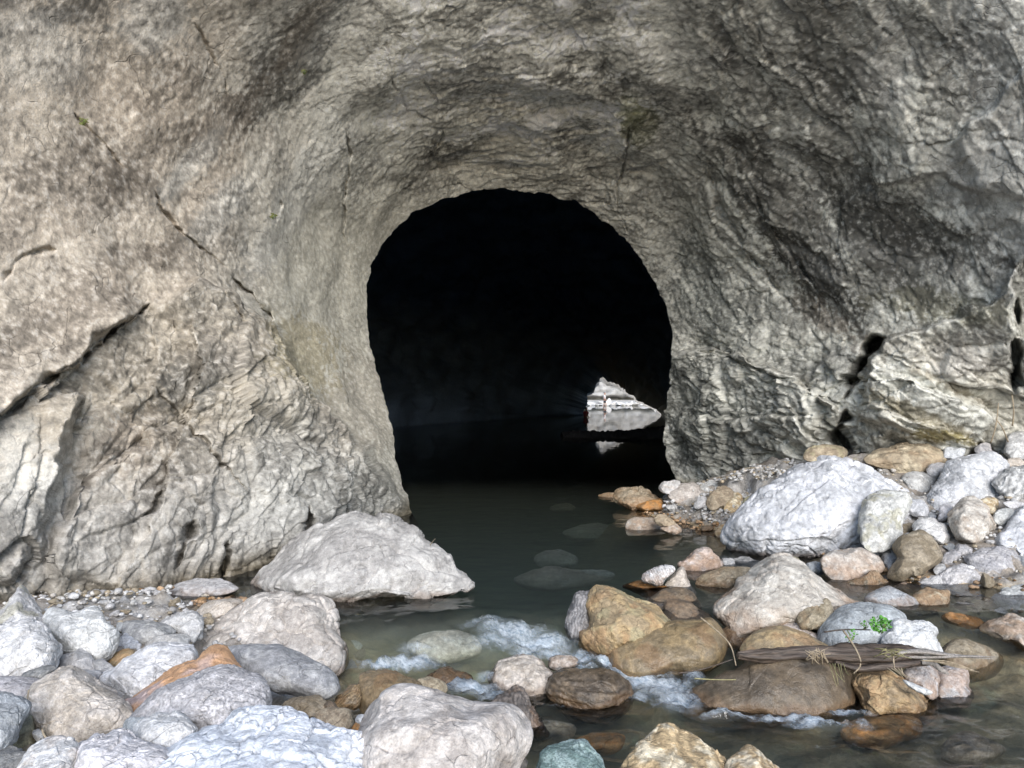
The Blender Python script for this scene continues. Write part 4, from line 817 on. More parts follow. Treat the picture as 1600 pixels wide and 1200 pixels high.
# centre stream
B('small pink stone behind the right shoulder of the pink-white rock in the rapids','2',[(1018,735),(1040,703),(1080,696),(1132,713),(1145,745),(1090,765),(1030,762)],None,'pink',wl=1046,name='stone',cat='stone')
B('pink-white rock in the rapids between two white chutes','2',[(748,805),(763,758),(798,714),(860,690),(930,684),(982,703),(1022,748),(1055,778),(1050,820),(1020,880),(960,920),(880,920),(800,870)],None,'pink',wl=1084,rough=1.1,facet=.7)
B('dark brown wet rounded rock right of the pink-white one','2',[(1008,842),(1038,793),(1100,763),(1180,751),(1260,763),(1330,788),(1382,830),(1395,880),(1365,950),(1250,990),(1120,975),(1025,905)],None,'brown',wl=1106,rough=.9,flags='sW',facet=.5,k=.5)
B('pointed upright schist rock with fine bands in the centre of the stream','2',[(783,915),(828,860),(862,820),(900,826),(932,870),(962,940),(1005,1000),(1050,1070),(990,1090),(900,1050),(840,1010),(795,960)],None,'dark',wl=1140,flags='bx',rough=1.5,facet=.7,name='rock',cat='rock')
B('wet grey-brown rock awash above the left chute','G',[(1225,935),(1270,893),(1330,875),(1382,898),(1455,940),(1400,985),(1290,985)],None,'brown',wl=1068,flags='xW',name='rock',cat='rock')
B('low tan stone between the orange-brown block and the wet grey-brown rock','G',[(1160,945),(1230,928),(1292,938),(1315,975),(1300,1010),(1200,1020)],6.9,'tan',name='stone',cat='stone')
# left pool and bank, far to near
B('flat mauve-grey slab with a wet brown rim by the left cliff foot','A',[(1055,105),(1110,60),(1180,35),(1300,20),(1400,25),(1485,55),(1510,85),(1460,125),(1350,145),(1200,165),(1105,145)],None,'lilac',wl=932,rough=.5,name='slab',cat='slab')
B('big pale boulder standing in the left pool, a tan disc in its right face','G',[(360,445),(373,395),(440,328),(480,268),(560,188),(640,138),(720,108),(800,73),(870,60),(960,73),(1060,93),(1150,118),(1198,150),(1232,220),(1302,270),(1350,300),(1380,355),(1445,400),(1430,460),(1310,500),(1200,530),(1050,560),(900,590),(800,600),(700,580),(600,560),(440,510)],None,'ivory',wl=938,rough=1.3,facet=.5,k=.7,th=.85,flags='')
B('pinkish grey stone with a red base at the edge of the left gravel','A',[(1212,220),(1268,170),(1360,144),(1440,147),(1493,160),(1482,195),(1420,238),(1350,275),(1270,280),(1228,248)],8.3,'pink',name='stone',cat='stone',rough=.5)
B('tiny tan cobble under the pinkish grey stone','A',[(1266,292),(1300,254),(1332,265),(1333,295),(1290,315)],7.9,'tan',name='cobble',cat='cobble')
B('light grey stone with a bluish side, behind the knobbly cream boulder','A',[(1000,295),(1080,250),(1160,221),(1232,227),(1274,280),(1270,335),(1210,410),(1150,405),(1080,340)],7.6,'palegrey',facet=.7)
B('small white cobble at the near edge of the left gravel','A',[(722,320),(740,290),(780,292),(785,330),(750,350)],7.4,'palegrey',name='cobble',cat='cobble')
B('smooth grey wedge stone in front of the left gravel','A',[(778,305),(840,280),(950,284),(1040,294),(1092,330),(1100,355),(1065,380),(985,420),(900,470),(830,440),(775,360)],7.4,'grey',rough=.5)
B('flat lilac-grey stone at the left foot of the knobbly cream boulder','A',[(890,440),(960,390),(1060,364),(1162,354),(1195,380),(1190,430),(1100,445),(960,465)],7.1,'lilac',name='stone',cat='stone')
B('rubbly bluish white stone right of the double-humped white boulder','A',[(700,470),(735,400),(790,350),(850,390),(890,440),(860,480),(760,500)],7.2,'blue',rough=1.8,name='stone',cat='stone')
B('jagged grey stone with yellow lichen at the left edge under the cliff','A',[(-140,430),(-60,260),(10,200),(68,140),(110,80),(128,68),(165,95),(228,168),(260,230),(290,275),(255,345),(100,430),(0,460)],7.3,'palegrey',flags='g',facet=.8,rough=1.2)
B('knobbly cream boulder, biggest on the left bank, beside the rapids','G',[(-20,800),(60,700),(150,630),(240,558),(330,498),(380,483),(430,488),(500,468),(545,473),(560,488),(640,498),(702,538),(742,600),(757,660),(785,720),(805,760),(795,840),(765,900),(700,950),(550,930),(350,880),(150,860),(0,850)],None,'beige',wl=1046,flags='r',rough=.5,facet=.6,k=.8)
B('white boulder with two humps behind the brightest one at the left','A',[(268,268),(330,233),(400,220),(450,229),(520,210),(592,206),(642,235),(672,280),(712,320),(745,365),(745,425),(705,495),(660,530),(610,540),(500,515),(380,500),(330,430),(288,350)],6.7,'white',facet=.6)
B('small tan-brown cobble in the gap beside the long white slab','A',[(676,510),(738,468),(800,466),(845,500),(805,560),(740,590),(690,570)],6.6,'ochre',name='cobble',cat='cobble',rough=.5)
B('brightest white boulder at the left edge','A',[(-150,430),(-60,350),(0,328),(60,290),(140,256),(210,260),(272,290),(312,330),(348,390),(375,450),(368,510),(335,580),(265,620),(150,650),(0,660),(-130,620)],6.1,'white',rough=1.1,facet=.5)
B('small lilac-grey cobble right of the brightest white boulder','A',[(360,505),(420,479),(540,474),(582,485),(602,530),(590,600),(545,630),(440,630),(350,600),(342,545)],6.3,'lilac',rough=.5,name='cobble',cat='cobble')
B('little grey cobble between the lilac-grey cobble and the long white slab','A',[(580,540),(600,528),(645,524),(695,555),(705,595),(655,655),(600,645),(578,595)],6.3,'grey',name='cobble',cat='cobble',rough=.5)
B('flat grey stone lying under the small lilac-grey cobble','A',[(210,640),(300,588),(400,574),(500,588),(602,598),(614,635),(570,700),(400,740),(250,700)],5.9,'grey',rough=.5,name='stone',cat='stone')
B('dark grey sliver under the brightest white boulder','A',[(125,625),(205,580),(300,568),(335,580),(285,625),(200,655)],5.7,'slate',name='stone',cat='stone')
B('long white slab-like boulder slanting through the left pile','A',[(600,640),(700,580),(800,500),(900,438),(1000,413),(1100,410),(1182,428),(1213,480),(1200,530),(1110,620),(1000,720),(900,810),(830,840),(750,810),(680,740)],6.0,'white',rough=.8,facet=.75,k=.75)
B('flat smooth grey boulder under the knobbly cream one','G',[(195,785),(300,764),(420,763),(472,773),(522,800),(602,830),(702,868),(752,910),(778,960),(772,1003),(722,1030),(620,1035),(540,1020),(420,995),(320,950),(240,890)],6.2,'grey',rough=.25,facet=.5)
B('smooth lilac-grey boulder at the left edge, third from the bottom','A',[(-160,660),(0,627),(120,620),(222,640),(285,670),(305,730),(245,820),(150,860),(0,850),(-150,800)],5.5,'lilac',rough=.4,facet=.5)
B('ochre and purple layered boulder behind the pitted grey one','A',[(815,840),(830,800),(950,690),(1050,600),(1150,540),(1232,520),(1270,470),(1342,431),(1412,438),(1482,500),(1562,580),(1645,620),(1640,720),(1400,800),(1050,890),(900,920),(850,900)],5.6,'pink',flags='h',rough=.7,facet=.65)
B('pitted pinkish grey boulder in the middle of the left pile','A',[(885,890),(930,820),(1010,740),(1100,690),(1200,630),(1290,580),(1370,566),(1450,574),(1532,615),(1625,640),(1692,700),(1718,780),(1700,860),(1610,930),(1450,990),(1300,1010),(1200,980),(1050,960),(935,930)],5.1,'lilac',flags='pq',rough=.7,facet=.5)
B('grey-green stone in the gap left of the pink-beige boulder','A',[(60,1020),(110,930),(170,860),(212,870),(225,950),(215,1060),(150,1100),(75,1095)],5.0,'olive',name='stone',cat='stone',rough=.4)
B('small grey scrap stone at the foot of the pink-beige boulder','A',[(205,985),(235,955),(270,970),(275,1020),(230,1040)],4.9,'palegrey',name='stone',cat='stone',facet=.9)
B('big pink-beige boulder with a scaly right flank in the left foreground','A',[(192,800),(228,700),(290,650),(380,609),(470,598),(550,608),(622,650),(702,700),(782,770),(823,840),(820,910),(755,970),(690,1000),(600,1040),(500,1080),(420,1080),(335,1035),(265,960),(215,890),(188,850)],5.2,'pink',rough=1.1,facet=.7)
B('blue-grey boulder cut by the left edge, near the bottom','A',[(-200,770),(-60,744),(50,749),(150,768),(197,800),(184,855),(122,960),(62,1060),(0,1120),(-100,1150),(-220,1010)],4.7,'greyblue',rough=.7,facet=.6)
B('small bluish cobble wedged between the pink-beige and the bright small boulder','A',[(765,945),(790,900),(850,881),(902,898),(900,945),(830,985),(778,975)],4.8,'greyblue',rough=.4,name='cobble',cat='cobble')
B('bright white small boulder between the pitted one and the bottom edge','A',[(822,1000),(858,930),(950,884),(1050,874),(1142,877),(1203,920),(1240,965),(1185,1030),(1100,1090),(1050,1100),(940,1090),(850,1050)],4.5,'white',rough=1.3,facet=.7)
B('dark grey stone in the bottom left corner','A',[(-120,1110),(30,1063),(120,1078),(195,1110),(155,1200),(80,1290),(-120,1290)],4.6,'slate',rough=.7)
B('white boulder at the bottom left between the corner and the huge bluish one','A',[(435,1130),(468,1060),(558,1008),(650,972),(742,943),(803,958),(855,1010),(1000,1060),(1070,1110),(1060,1280),(900,1420),(500,1420),(425,1270)],4.2,'white',rough=1.2,facet=.65)
B('white and pinkish boulder nearest the bottom left corner','A',[(70,1270),(155,1130),(258,1058),(350,1032),(432,1048),(484,1100),(476,1190),(440,1330),(300,1440),(70,1440)],4.1,'white',flags='x',rough=.9,facet=.65)
B('grey slab stone in the dark gap under the flat smooth grey boulder','G',[(470,1085),(518,1035),(640,1028),(692,1053),(725,1095),(640,1130),(500,1130)],5.7,'khaki',facet=.85,rough=.9,name='stone',cat='stone')
B('small dark stone right of the slab stone in the dark gap','G',[(690,1080),(710,1055),(745,1060),(760,1095),(720,1110)],5.8,'brown',name='stone',cat='stone')
B('brown ribbed stone left of the orange-brown block','G',[(738,1045),(788,1000),(850,968),(890,1000),(885,1080),(800,1105),(748,1085)],6.1,'ochre',flags='sxW',name='stone',cat='stone')
B('orange-brown block with a cut left face above the smooth beige boulder','G',[(848,955),(878,908),(960,898),(1060,896),(1132,918),(1195,960),(1180,1040),(1040,1110),(940,1150),(908,1150),(878,1112),(848,1045)],6.2,'ochre',rough=.5,facet=.75,flags='W')
B('tan slab stone above the tip of the huge bluish boulder','G',[(645,1130),(700,1093),(800,1092),(833,1120),(830,1190),(800,1230),(690,1210)],5.3,'tan',facet=.8,name='stone',cat='stone')
B('tiny orange cobble left of the smooth beige boulder','G',[(828,1190),(865,1155),(905,1170),(890,1225),(835,1230)],5.1,'orange',name='cobble',cat='cobble',rough=.3)
B('small white pebble stone above the tiny orange cobble','G',[(850,1150),(870,1120),(905,1130),(900,1165),(865,1172)],5.3,'white',name='stone',cat='stone')
B('huge bluish white boulder along the bottom edge, nearest to the viewer','1',[(600,1250),(760,1100),(878,1038),(1000,1008),(1060,953),(1120,942),(1260,942),(1342,958),(1442,1000),(1562,1060),(1642,1118),(1702,1180),(1860,1260),(1950,1420),(1700,1600),(800,1600),(560,1420)],4.0,'ice',rough=1.1,facet=.6,th=.7,flags='K')
B('big smooth beige boulder with two long cracks at the bottom centre','2',[(173,1045),(228,970),(288,890),(350,838),(420,823),(500,838),(560,858),(620,888),(682,913),(790,918),(832,940),(853,990),(863,1060),(848,1130),(812,1220),(760,1320),(450,1380),(200,1320),(165,1150)],4.8,'beige',rough=.55,facet=.7)
B('dark wet stone in the gap at the bottom centre','2',[(828,1190),(868,1140),(912,1148),(920,1200),(885,1250),(828,1250)],4.75,'dark',flags='W',name='stone',cat='stone')
B('teal-tinged speckled stone at the bottom edge','2',[(940,1240),(1010,1128),(1080,1093),(1140,1083),(1192,1093),(1242,1130),(1275,1200),(1290,1340),(940,1340)],5.0,'teal',flags='q',rough=.8,facet=.75)
B('cream boulder with rusty streaks at the bottom edge, left of its small twin','F',[(280,1300),(380,1158),(460,1078),(540,998),(600,938),(650,928),(722,958),(822,1018),(902,1068),(1002,1138),(1070,1210),(1090,1400),(280,1400)],5.3,'cream',flags='s',rough=.9,facet=.6)
B('small cream peaked boulder at the bottom edge, right of its big twin','F',[(1015,1190),(1070,1118),(1160,1078),(1222,1093),(1302,1150),(1370,1220),(1370,1360),(1020,1360)],5.4,'cream',flags='s',rough=.8,facet=.6)
# stones lying on the bed of the pool
for (lab, pts, st_) in [('pale drowned stone in mid pool left of the ochre boulder',[(640,1000),(690,985),(740,995),(745,1020),(690,1035),(645,1025)],'beige'),
    ('pale drowned slab in the pool below the big pale boulder',[(835,870),(870,858),(900,868),(895,885),(850,888)],'palegrey'),
    ('long yellow-green drowned slab across the pool',[(800,905),(850,888),(930,893),(960,905),(900,920),(830,922)],'beige'),
    ('small white drowned stone near the white ribbed stone',[(905,893),(925,890),(955,895),(950,905),(915,906)],'white'),
    ('greenish drowned stone far back in the pool',[(880,830),(930,818),(960,828),(940,842),(895,845)],'palegrey'),
    ('tan drowned stone near the far end of the pool',[(860,792),(885,786),(900,792),(890,800),(865,800)],'beige'),
    ('orange drowned stone below the dark brown rounded rock',[(890,1160),(930,1145),(975,1150),(965,1175),(910,1180)],'orange'),
    ('brown drowned slab left of the teal-tinged stone',[(800,1140),(850,1125),(900,1135),(880,1165),(820,1170)],'khaki'),
    ('tan drowned stone in the white-water tail left of the mud-brown boulder',[(985,1070),(1010,1055),(1045,1062),(1040,1080),(1000,1085)],'palegrey')]:
    B(lab,'P',pts,None,st_,sub=.34 if pts[0][1] < 950 else .26 if pts[0][0] < 780 else .12,rough=.3,facet=.4,order=False,name='stone',cat='stone')

# ------------------------------------------------------------------ let the ground settle round the boulders, and the water clear over them
def seen_depth(P):
    u = PX0 + P[:, 0] / P[:, 1] * F; v = PY0 - (P[:, 2] - H) / P[:, 1] * F
    i = ((v - ZY0) / ZS).astype(int); j = ((u - ZX0) / ZS).astype(int)
    ok = (i >= 0) & (i < ZH) & (j >= 0) & (j < ZW); z = np.full(len(P), 60.0); z[ok] = zbuf[i[ok], j[ok]]
    return z
sel = (gp[:, 1] > 2.2) & (gp[:, 1] < 19) & (np.abs(gp[:, 0]) < 13)
G = gp[sel].copy(); sunk = np.zeros(len(G))
for _ in range(14):
    z = seen_depth(G); m = (z < 59) & (G[:, 1] < z - .03) & (sunk < .7); G[m, 2] -= .05; sunk[m] += .05
GG = np.zeros(len(gp)); GG[sel] = sunk; GG = GG.reshape(len(gy), len(gx))
for _ in range(2):
    GG = np.maximum(GG, .25 * (np.roll(GG, 1, 0) + np.roll(GG, -1, 0) + np.roll(GG, 1, 1) + np.roll(GG, -1, 1)))
gp[:, 2] -= GG.ravel(); bed_ob.data.vertices.foreach_set('co', gp.astype(np.float32).ravel()); bed_ob.data.update()

# ------------------------------------------------------------------ cobbles and pebbles in the gaps
rnd = random.Random(11); nrs = np.random.RandomState(11)
def on_ground(x, y):
    D = 9.0
    for _ in range(14):
        zg = float(ground_z((x - PX0) / F * D, D)[0]); D = .5 * D + .5 * min(30, max(3, (H - zg) * F / (y - PY0)))
    return D
_proto = []
for j in range(9):
    U, Fc = ICO[4]; r = np.random.RandomState(60 + j)
    nk = r.normal(size=(16, 3)); nk /= np.linalg.norm(nk, axis=1, keepdims=True); dk = r.uniform(.68, 1, 16)
    S = np.clip(U @ nk.T, 0, None) / dk; s1 = (S ** 16).sum(1) ** (-1 / 16.)
    V = U * s1[:, None] * np.array([1.0, .8, .62]) ; V = V * (1 + .08 * fbm(V * 2, 3, j) + .025 * plates(V * 3, j + 4))[:, None]
    c1, c2 = [np.array(c) for c in STY[['palegrey', 'grey', 'beige', 'white', 'tan', 'palegrey', 'lilac', 'khaki', 'greyblue'][j]]]
    c = lerp(c1, c2, sstep(-.3, .3, fbm(V * 2.5, 4, 90 + j))[:, None]) * (1 + .3 * fbm(V * 8, 3, j + 70))[:, None]
    _proto.append((V, Fc, c))
_pm = {}; COBBLES = []
def cobble(x, y, rpx, label, group, wet=False):
    D = on_ground(x, y); j = rnd.randrange(9); key = (j, wet)
    if key not in _pm:
        V, Fc, c = _proto[j]
        if wet: c = lerp(c, c * .4 + .6 * np.array((.30, .165, .07)), .55 * sstep(-.3, .3, fbm(V * 1.5, 2, j))[:, None])
        o = mk('cobble', V, Fc, M_ROCK, np.clip(c, .02, .7), {'wet': np.full(len(V), .8 if wet else 0)}); _pm[key] = o.data
    else:
        o = bpy.data.objects.new('cobble', _pm[key]); COL.objects.link(o)
    r = rpx / F * D
    o.location = ((x - PX0) / F * D, D, H - (y - PY0) / F * D + r * .25)
    o.scale = (r * rnd.uniform(.85, 1.2), r * rnd.uniform(.85, 1.2), r * rnd.uniform(.8, 1.2)); o.rotation_euler = (rnd.uniform(-.5, .5), rnd.uniform(-.5, .5), rnd.uniform(0, 6.3))
    tag(o, label, 'cobble', group); COBBLES.append([o, x, y, j, rpx])
    m = np.hypot(zgx - x, zgy - y) < rpx * .9; zbuf[m] = np.minimum(zbuf[m], D)
def free(x, y, r):
    R_ = r * .75 + 3; a = slice(max(0, int((y - R_ - ZY0) / ZS)), int((y + R_ - ZY0) / ZS) + 2); b = slice(max(0, int((x - R_ - ZX0) / ZS)), int((x + R_ - ZX0) / ZS) + 2)
    m = np.hypot(zgx[a, b] - x, zgy[a, b] - y) < R_
    return m.any() and (zbuf[a, b][m] > 59).all()
def scatter(n, x0, x1, y0, y1, r0, r1, label, group, wet=False, test=None, tries=5000):
    k = 0
    for _ in range(tries):
        if k >= n: break
        x, y = rnd.uniform(x0, x1), rnd.uniform(y0, y1); r = rnd.uniform(r0, r1)
        if test and not test(x, y): continue
        if not free(x, y, r): continue
        cobble(x, y, r, label, group, wet); k += 1
inpoly = lambda x, y, P: sum(((P[i][1] > y) != (P[i - 1][1] > y)) and (x < (P[i - 1][0] - P[i][0]) * (y - P[i][1]) / (P[i - 1][1] - P[i][1]) + P[i][0]) for i in range(len(P))) % 2 == 1
RB = [(1240,722),(1300,700),(1480,690),(1600,690),(1600,985),(1540,975),(1440,940),(1380,925),(1330,905),(1260,890),(1200,880)]
scatter(34, 1230, 1600, 690, 980, 9, 17, 'fist-sized cobble filling a gap between the boulders of the right bank', 'cobbles of the right bank', test=lambda x, y: inpoly(x, y, RB))
scatter(90, 1230, 1600, 690, 980, 4.5, 8.5, 'small cobble among the gravel between the boulders of the right bank', 'small cobbles of the right bank', test=lambda x, y: inpoly(x, y, RB))
scatter(26, 960, 1230, 752, 800, 5, 10, 'small cobble on the gravel spit below the dark buttress', 'cobbles of the spit', test=lambda x, y: y > 752 + (x < 1040) * 22)
scatter(14, 1000, 1160, 795, 815, 3.5, 7, 'little wet rusty cobble at the water edge of the spit', 'rusty cobbles of the spit', wet=True)
scatter(16, 150, 520, 925, 1000, 6, 12, 'small cobble in the gravel patch at the left cliff foot', 'cobbles of the left gravel', test=lambda x, y: y > 925 + max(0, (300 - x)) * .1)
scatter(26, 0, 560, 1000, 1200, 8, 18, 'cobble half hidden in a gap of the left boulder pile', 'cobbles in the left boulder pile')
scatter(14, 430, 560, 1080, 1160, 6, 12, 'wet rusty cobble in the gap left of the smooth beige boulder', 'rusty cobbles by the smooth beige boulder', wet=True)
scatter(16, 1300, 1560, 905, 1000, 6, 11, 'wet rusty cobble at the edge of the small right-hand pool', 'rusty cobbles of the right-hand pool', wet=True, test=lambda x, y: y > 880 + .0 * x)

def pebbles():
    U, Fc = ICO[1]; n0 = len(U)
    Vs, Fs, Cs = [], [], []; k = 0
    areas = [(4200, (3.2, 13), (8.6, 15.5)), (1500, (1.6, 5), (12.6, 16)), (2600, (-6.2, -2.2), (6.2, 10.2)), (1400, (-3.5, .3), (3.6, 6.4))]
    for n, (xa, xb), (ya, yb) in areas:
        x = nrs.uniform(xa, xb, n * 2); y = nrs.uniform(ya, yb, n * 2); z = ground_z(x, y); ok = z > zwater(y) - .12; sd_ = seen_depth(np.stack([x, y, z + .03], 1)); ok &= ~((sd_ < 59) & (y < sd_ + .05))
        x, y, z = x[ok][:n], y[ok][:n], z[ok][:n]
        r = .012 + .05 * nrs.beta(1.2, 4, len(x))
        for i in range(len(x)):
            s = r[i] * nrs.uniform(.7, 1.3, 3) * [1, 1, .7]; a = nrs.uniform(0, 6.3); V = U * (1 + .35 * (nrs.rand(n0, 1) - .5)) * s
            V = np.stack([V[:, 0] * math.cos(a) - V[:, 1] * math.sin(a), V[:, 0] * math.sin(a) + V[:, 1] * math.cos(a), V[:, 2]], 1) + [x[i], y[i], z[i] + r[i] * .5 + .035]
            Vs.append(V); Fs.append(Fc + k * n0); k += 1
            c = np.array(STY[rnd.choice(['palegrey', 'white', 'grey', 'beige', 'tan', 'khaki', 'palegrey', 'lilac', 'slate'])][0]) * rnd.uniform(.75, 1.15)
            if z[i] < zwater(y[i]) + .06: c = c * [.75, .52, .33]
            Cs.append(np.tile(c, (n0, 1)))
    o = mk('pebbles', np.concatenate(Vs), np.concatenate(Fs), M_ROCK, np.clip(np.concatenate(Cs), .02, .7), {'wet': np.zeros(k * n0)}, smooth=True)
    tag(o, 'loose pebbles and grit between the boulders on both banks', 'gravel', kind='stuff')
pebbles()

# stones along the far bank, seen through the passage
for j in range(26):
    px_ = 917 + j * 4.3 + rnd.uniform(-1.5, 1.5); yy = rnd.uniform(88.5, 94)
    V, Fc, c = _proto[j % 9]
    if j < 9:
        o = mk('far_stone', V, Fc, M_ROCK, np.tile(C3(.62, .60, .57), (len(V), 1)) * (1 + .2 * fbm(V * 5, 2, j))[:, None], {'wet': np.zeros(len(V))}); _pm[('f', j)] = o.data
    else:
        o = bpy.data.objects.new('far_stone', _pm[('f', j % 9)]); COL.objects.link(o)
    r = rnd.uniform(.22, .5); o.location = ((px_ - PX0) / F * yy, yy, .05 + r * .15); o.scale = (r * 1.3, r, r * rnd.uniform(.7, 1.1)); o.rotation_euler = (0, 0, rnd.uniform(0, 6))
    tag(o, 'white stone at the waterline of the far bank, seen through the passage', 'stone', 'white stones of the far bank')

# ------------------------------------------------------------------ driftwood, twigs and plants
M_WOOD, Nn_, Ln_ = new_mat('wet_driftwood'); b_ = Nn_['Principled BSDF']; b_.inputs['Roughness'].default_value = .6
t_ = Nn_.new('ShaderNodeTexCoord'); mp_ = Nn_.new('ShaderNodeMapping'); mp_.inputs['Scale'].default_value = (1.5, 22, 22); nz_ = Nn_.new('ShaderNodeTexNoise'); nz_.inputs['Scale'].default_value = 3; nz_.inputs['Detail'].default_value = 7
rp_ = Nn_.new('ShaderNodeValToRGB'); rp_.color_ramp.elements[0].position = .32; rp_.color_ramp.elements[0].color = (.022, .016, .012, 1); rp_.color_ramp.elements[1].position = .72; rp_.color_ramp.elements[1].color = (.115, .085, .065, 1)
bp_ = Nn_.new('ShaderNodeBump'); bp_.inputs['Strength'].default_value = .8; bp_.inputs['Distance'].default_value = .01
Ln_.new(t_.outputs['Object'], mp_.inputs[0]); Ln_.new(mp_.outputs[0], nz_.inputs['Vector']); Ln_.new(nz_.outputs[0], rp_.inputs[0]); Ln_.new(rp_.outputs[0], b_.inputs['Base Color']); Ln_.new(nz_.outputs[0], bp_.inputs['Height']); Ln_.new(bp_.outputs[0], b_.inputs['Normal'])
M_GREYWOOD = plain('weathered_wood', (.24, .22, .20), .75, .45, 60)
M_TWIG = plain('dry_twig', (.27, .22, .155), .7, .4, 40); M_STRAW = plain('dry_grass', (.24, .22, .11), .7, .3, 40)
M_LEAF = plain('green_leaf', (.085, .25, .04), .5, .35, 60); M_STEM = plain('green_stem', (.16, .22, .07), .6, .2, 40)
M_LEAF.node_tree.nodes['Principled BSDF'].inputs['Transmission Weight'].default_value = 0

def tube(name, pts, radii, mat, parent=None, seg=10, nz=.0, seed=0, flat=1.0, sub=6):
    pts = np.array(pts, float); radii = np.array(radii, float); n = len(pts)
    t = np.linspace(0, n - 1, (n - 1) * sub + 1); Q = []
    for tt in t:
        i = min(int(tt), n - 2); f = tt - i; p0, p1, p2, p3 = pts[max(i - 1, 0)], pts[i], pts[i + 1], pts[min(i + 2, n - 1)]
        Q.append(.5 * (2 * p1 + (-p0 + p2) * f + (2 * p0 - 5 * p1 + 4 * p2 - p3) * f * f + (-p0 + 3 * p1 - 3 * p2 + p3) * f ** 3))
    Q = np.array(Q); R = np.interp(t, np.arange(n), radii); T = np.gradient(Q, axis=0); T /= np.linalg.norm(T, axis=1, keepdims=True) + 1e-9
    up = np.array([.12, .2, 1.0]); S = np.cross(T, up); S /= np.linalg.norm(S, axis=1, keepdims=True) + 1e-9; W = np.cross(S, T)
    a = np.linspace(0, 2 * math.pi, seg, endpoint=False)
    V = Q[:, None] + (np.cos(a)[None, :, None] * S[:, None] + flat * np.sin(a)[None, :, None] * W[:, None]) * R[:, None, None]
    V = V.reshape(-1, 3); m = len(Q)
    if nz: 
        c = np.repeat(Q, seg, 0); rr = np.repeat(R, seg); st = np.tile(a, m)
        g = fbm(np.stack([c[:, 0] * 2.2, np.cos(st) * 2.2, np.sin(st) * 2.2], 1), 4, seed); V = c + (V - c) * (1 + nz * g)[:, None]
    Fc = [(i * seg + j, i * seg + (j + 1) % seg, (i + 1) * seg + (j + 1) % seg, (i + 1) * seg + j) for i in range(m - 1) for j in range(seg)]
    V = np.concatenate([V, Q[:1], Q[-1:]]); b0, b1 = m * seg, m * seg + 1
    Fc += [(b0, (j + 1) % seg, j, j) for j in range(0)]
    me = bpy.data.meshes.new(name)
    faces = Fc + [(b0, (j + 1) % seg, j) for j in range(seg)] + [(b1, (m - 1) * seg + j, (m - 1) * seg + (j + 1) % seg) for j in range(seg)]
    me.from_pydata([tuple(v) for v in V], [], faces); me.polygons.foreach_set('use_smooth', [True] * len(me.polygons)); me.materials.append(mat)
    o = bpy.data.objects.new(name, me); COL.objects.link(o); o.parent = parent
    return o
U_ = lambda x, y, D: tuple(unproj(x, y, D))
def cpt(x, y, D): return U_(1200 + x / 4, 860 + y / 4, D)           # points read in a four-times enlargement

root = bpy.data.objects.new('driftwood_log', None); COL.objects.link(root)
tag(root, 'dark waterlogged tree trunk lying across the boulders of the right channel, splintered right end', 'log')
LD = 7.1
tube('trunk', [cpt(-190,655,LD-.1), cpt(-60,660,LD-.05), cpt(100,655,LD), cpt(300,650,LD), cpt(500,660,LD), cpt(700,655,LD+.05), cpt(850,650,LD+.1), cpt(960,655,LD+.15)],
     [.03,.055,.062,.075,.095,.10,.085,.04], M_WOOD, root, 28, .5, 3, .95, 14)
tube('splinter', [cpt(800,640,LD), cpt(950,632,LD+.05), cpt(1150,655,LD+.1), cpt(1420,680,LD+.2)], [.03,.05,.035,.006], M_GREYWOOD, root, 12, .5, 5, .45, 12)
tube('splinter', [cpt(820,660,LD), cpt(1000,668,LD+.05), cpt(1250,660,LD+.1), cpt(1430,668,LD+.25)], [.03,.035,.022,.005], M_GREYWOOD, root, 12, .5, 6, .4, 12)
tube('branch', [cpt(420,700,LD-.1), cpt(560,740,LD-.16), cpt(700,730,LD-.18), cpt(860,712,LD-.15), cpt(1010,700,LD-.05)], [.02,.033,.036,.034,.025], M_WOOD, root, 14, .5, 8, .8, 10)
tube('branch', [cpt(960,700,LD-.12), cpt(1030,705,LD-.15), cpt(1080,745,LD-.2), cpt(1130,775,LD-.22)], [.025,.035,.028,.01], M_GREYWOOD, root, 12, .5, 9, .7, 10)
def twig(pts, r0, r1, label, group, mat=None, name='dry_twig', cat='twig'):
    n = len(pts); o = tube(name, pts, np.linspace(r0, r1, n), mat or M_TWIG, None, 6, .2, 2, 1, 5)
    tag(o, label, cat, group)
g1 = 'dry twigs caught on the log'
for j in range(20):
    a = rnd.uniform(0, 3.1); x, y = 300 + rnd.uniform(-45, 60), 660 + rnd.uniform(-20, 25); Lx = rnd.uniform(45, 110)
    p = [cpt(x - Lx * math.cos(a) * .6, y + Lx * math.sin(a) * .35, LD - .25), cpt(x, y - 5 - rnd.uniform(0, 15), LD - .3), cpt(x + Lx * math.cos(a) * .7, y - Lx * math.sin(a) * .6, LD - .27)]
    twig(p, .006, .003, 'pale dry twig in the tangle caught on the left half of the log', g1)
for j in range(14):
    x, y = 770 + rnd.uniform(-60, 80), 655 + rnd.uniform(-35, 20); a = rnd.uniform(-.9, .9); Lx = rnd.uniform(40, 100)
    twig([cpt(x - Lx * math.cos(a) * .7, y - Lx * math.sin(a) * .5, LD - .22), cpt(x, y - 6, LD - .3), cpt(x + Lx * math.cos(a) * .7, y + Lx * math.sin(a) * .6, LD - .25)], .005, .002, 'thin straw-coloured stalk on the middle of the log below the white rock', 'dry stalks on the middle of the log', M_STRAW, 'dry_stalk', 'stalk')
twig([cpt(470,500,LD-.1), cpt(545,610,LD-.25), cpt(580,710,LD-.3), cpt(535,770,LD-.3)], .009, .006, 'long curved pale twig hanging over the front of the log', g1)
twig([cpt(780,640,LD-.2), cpt(785,690,LD-.28), cpt(790,745,LD-.3)], .008, .005, 'short upright pale twig hanging down the front of the log', g1)
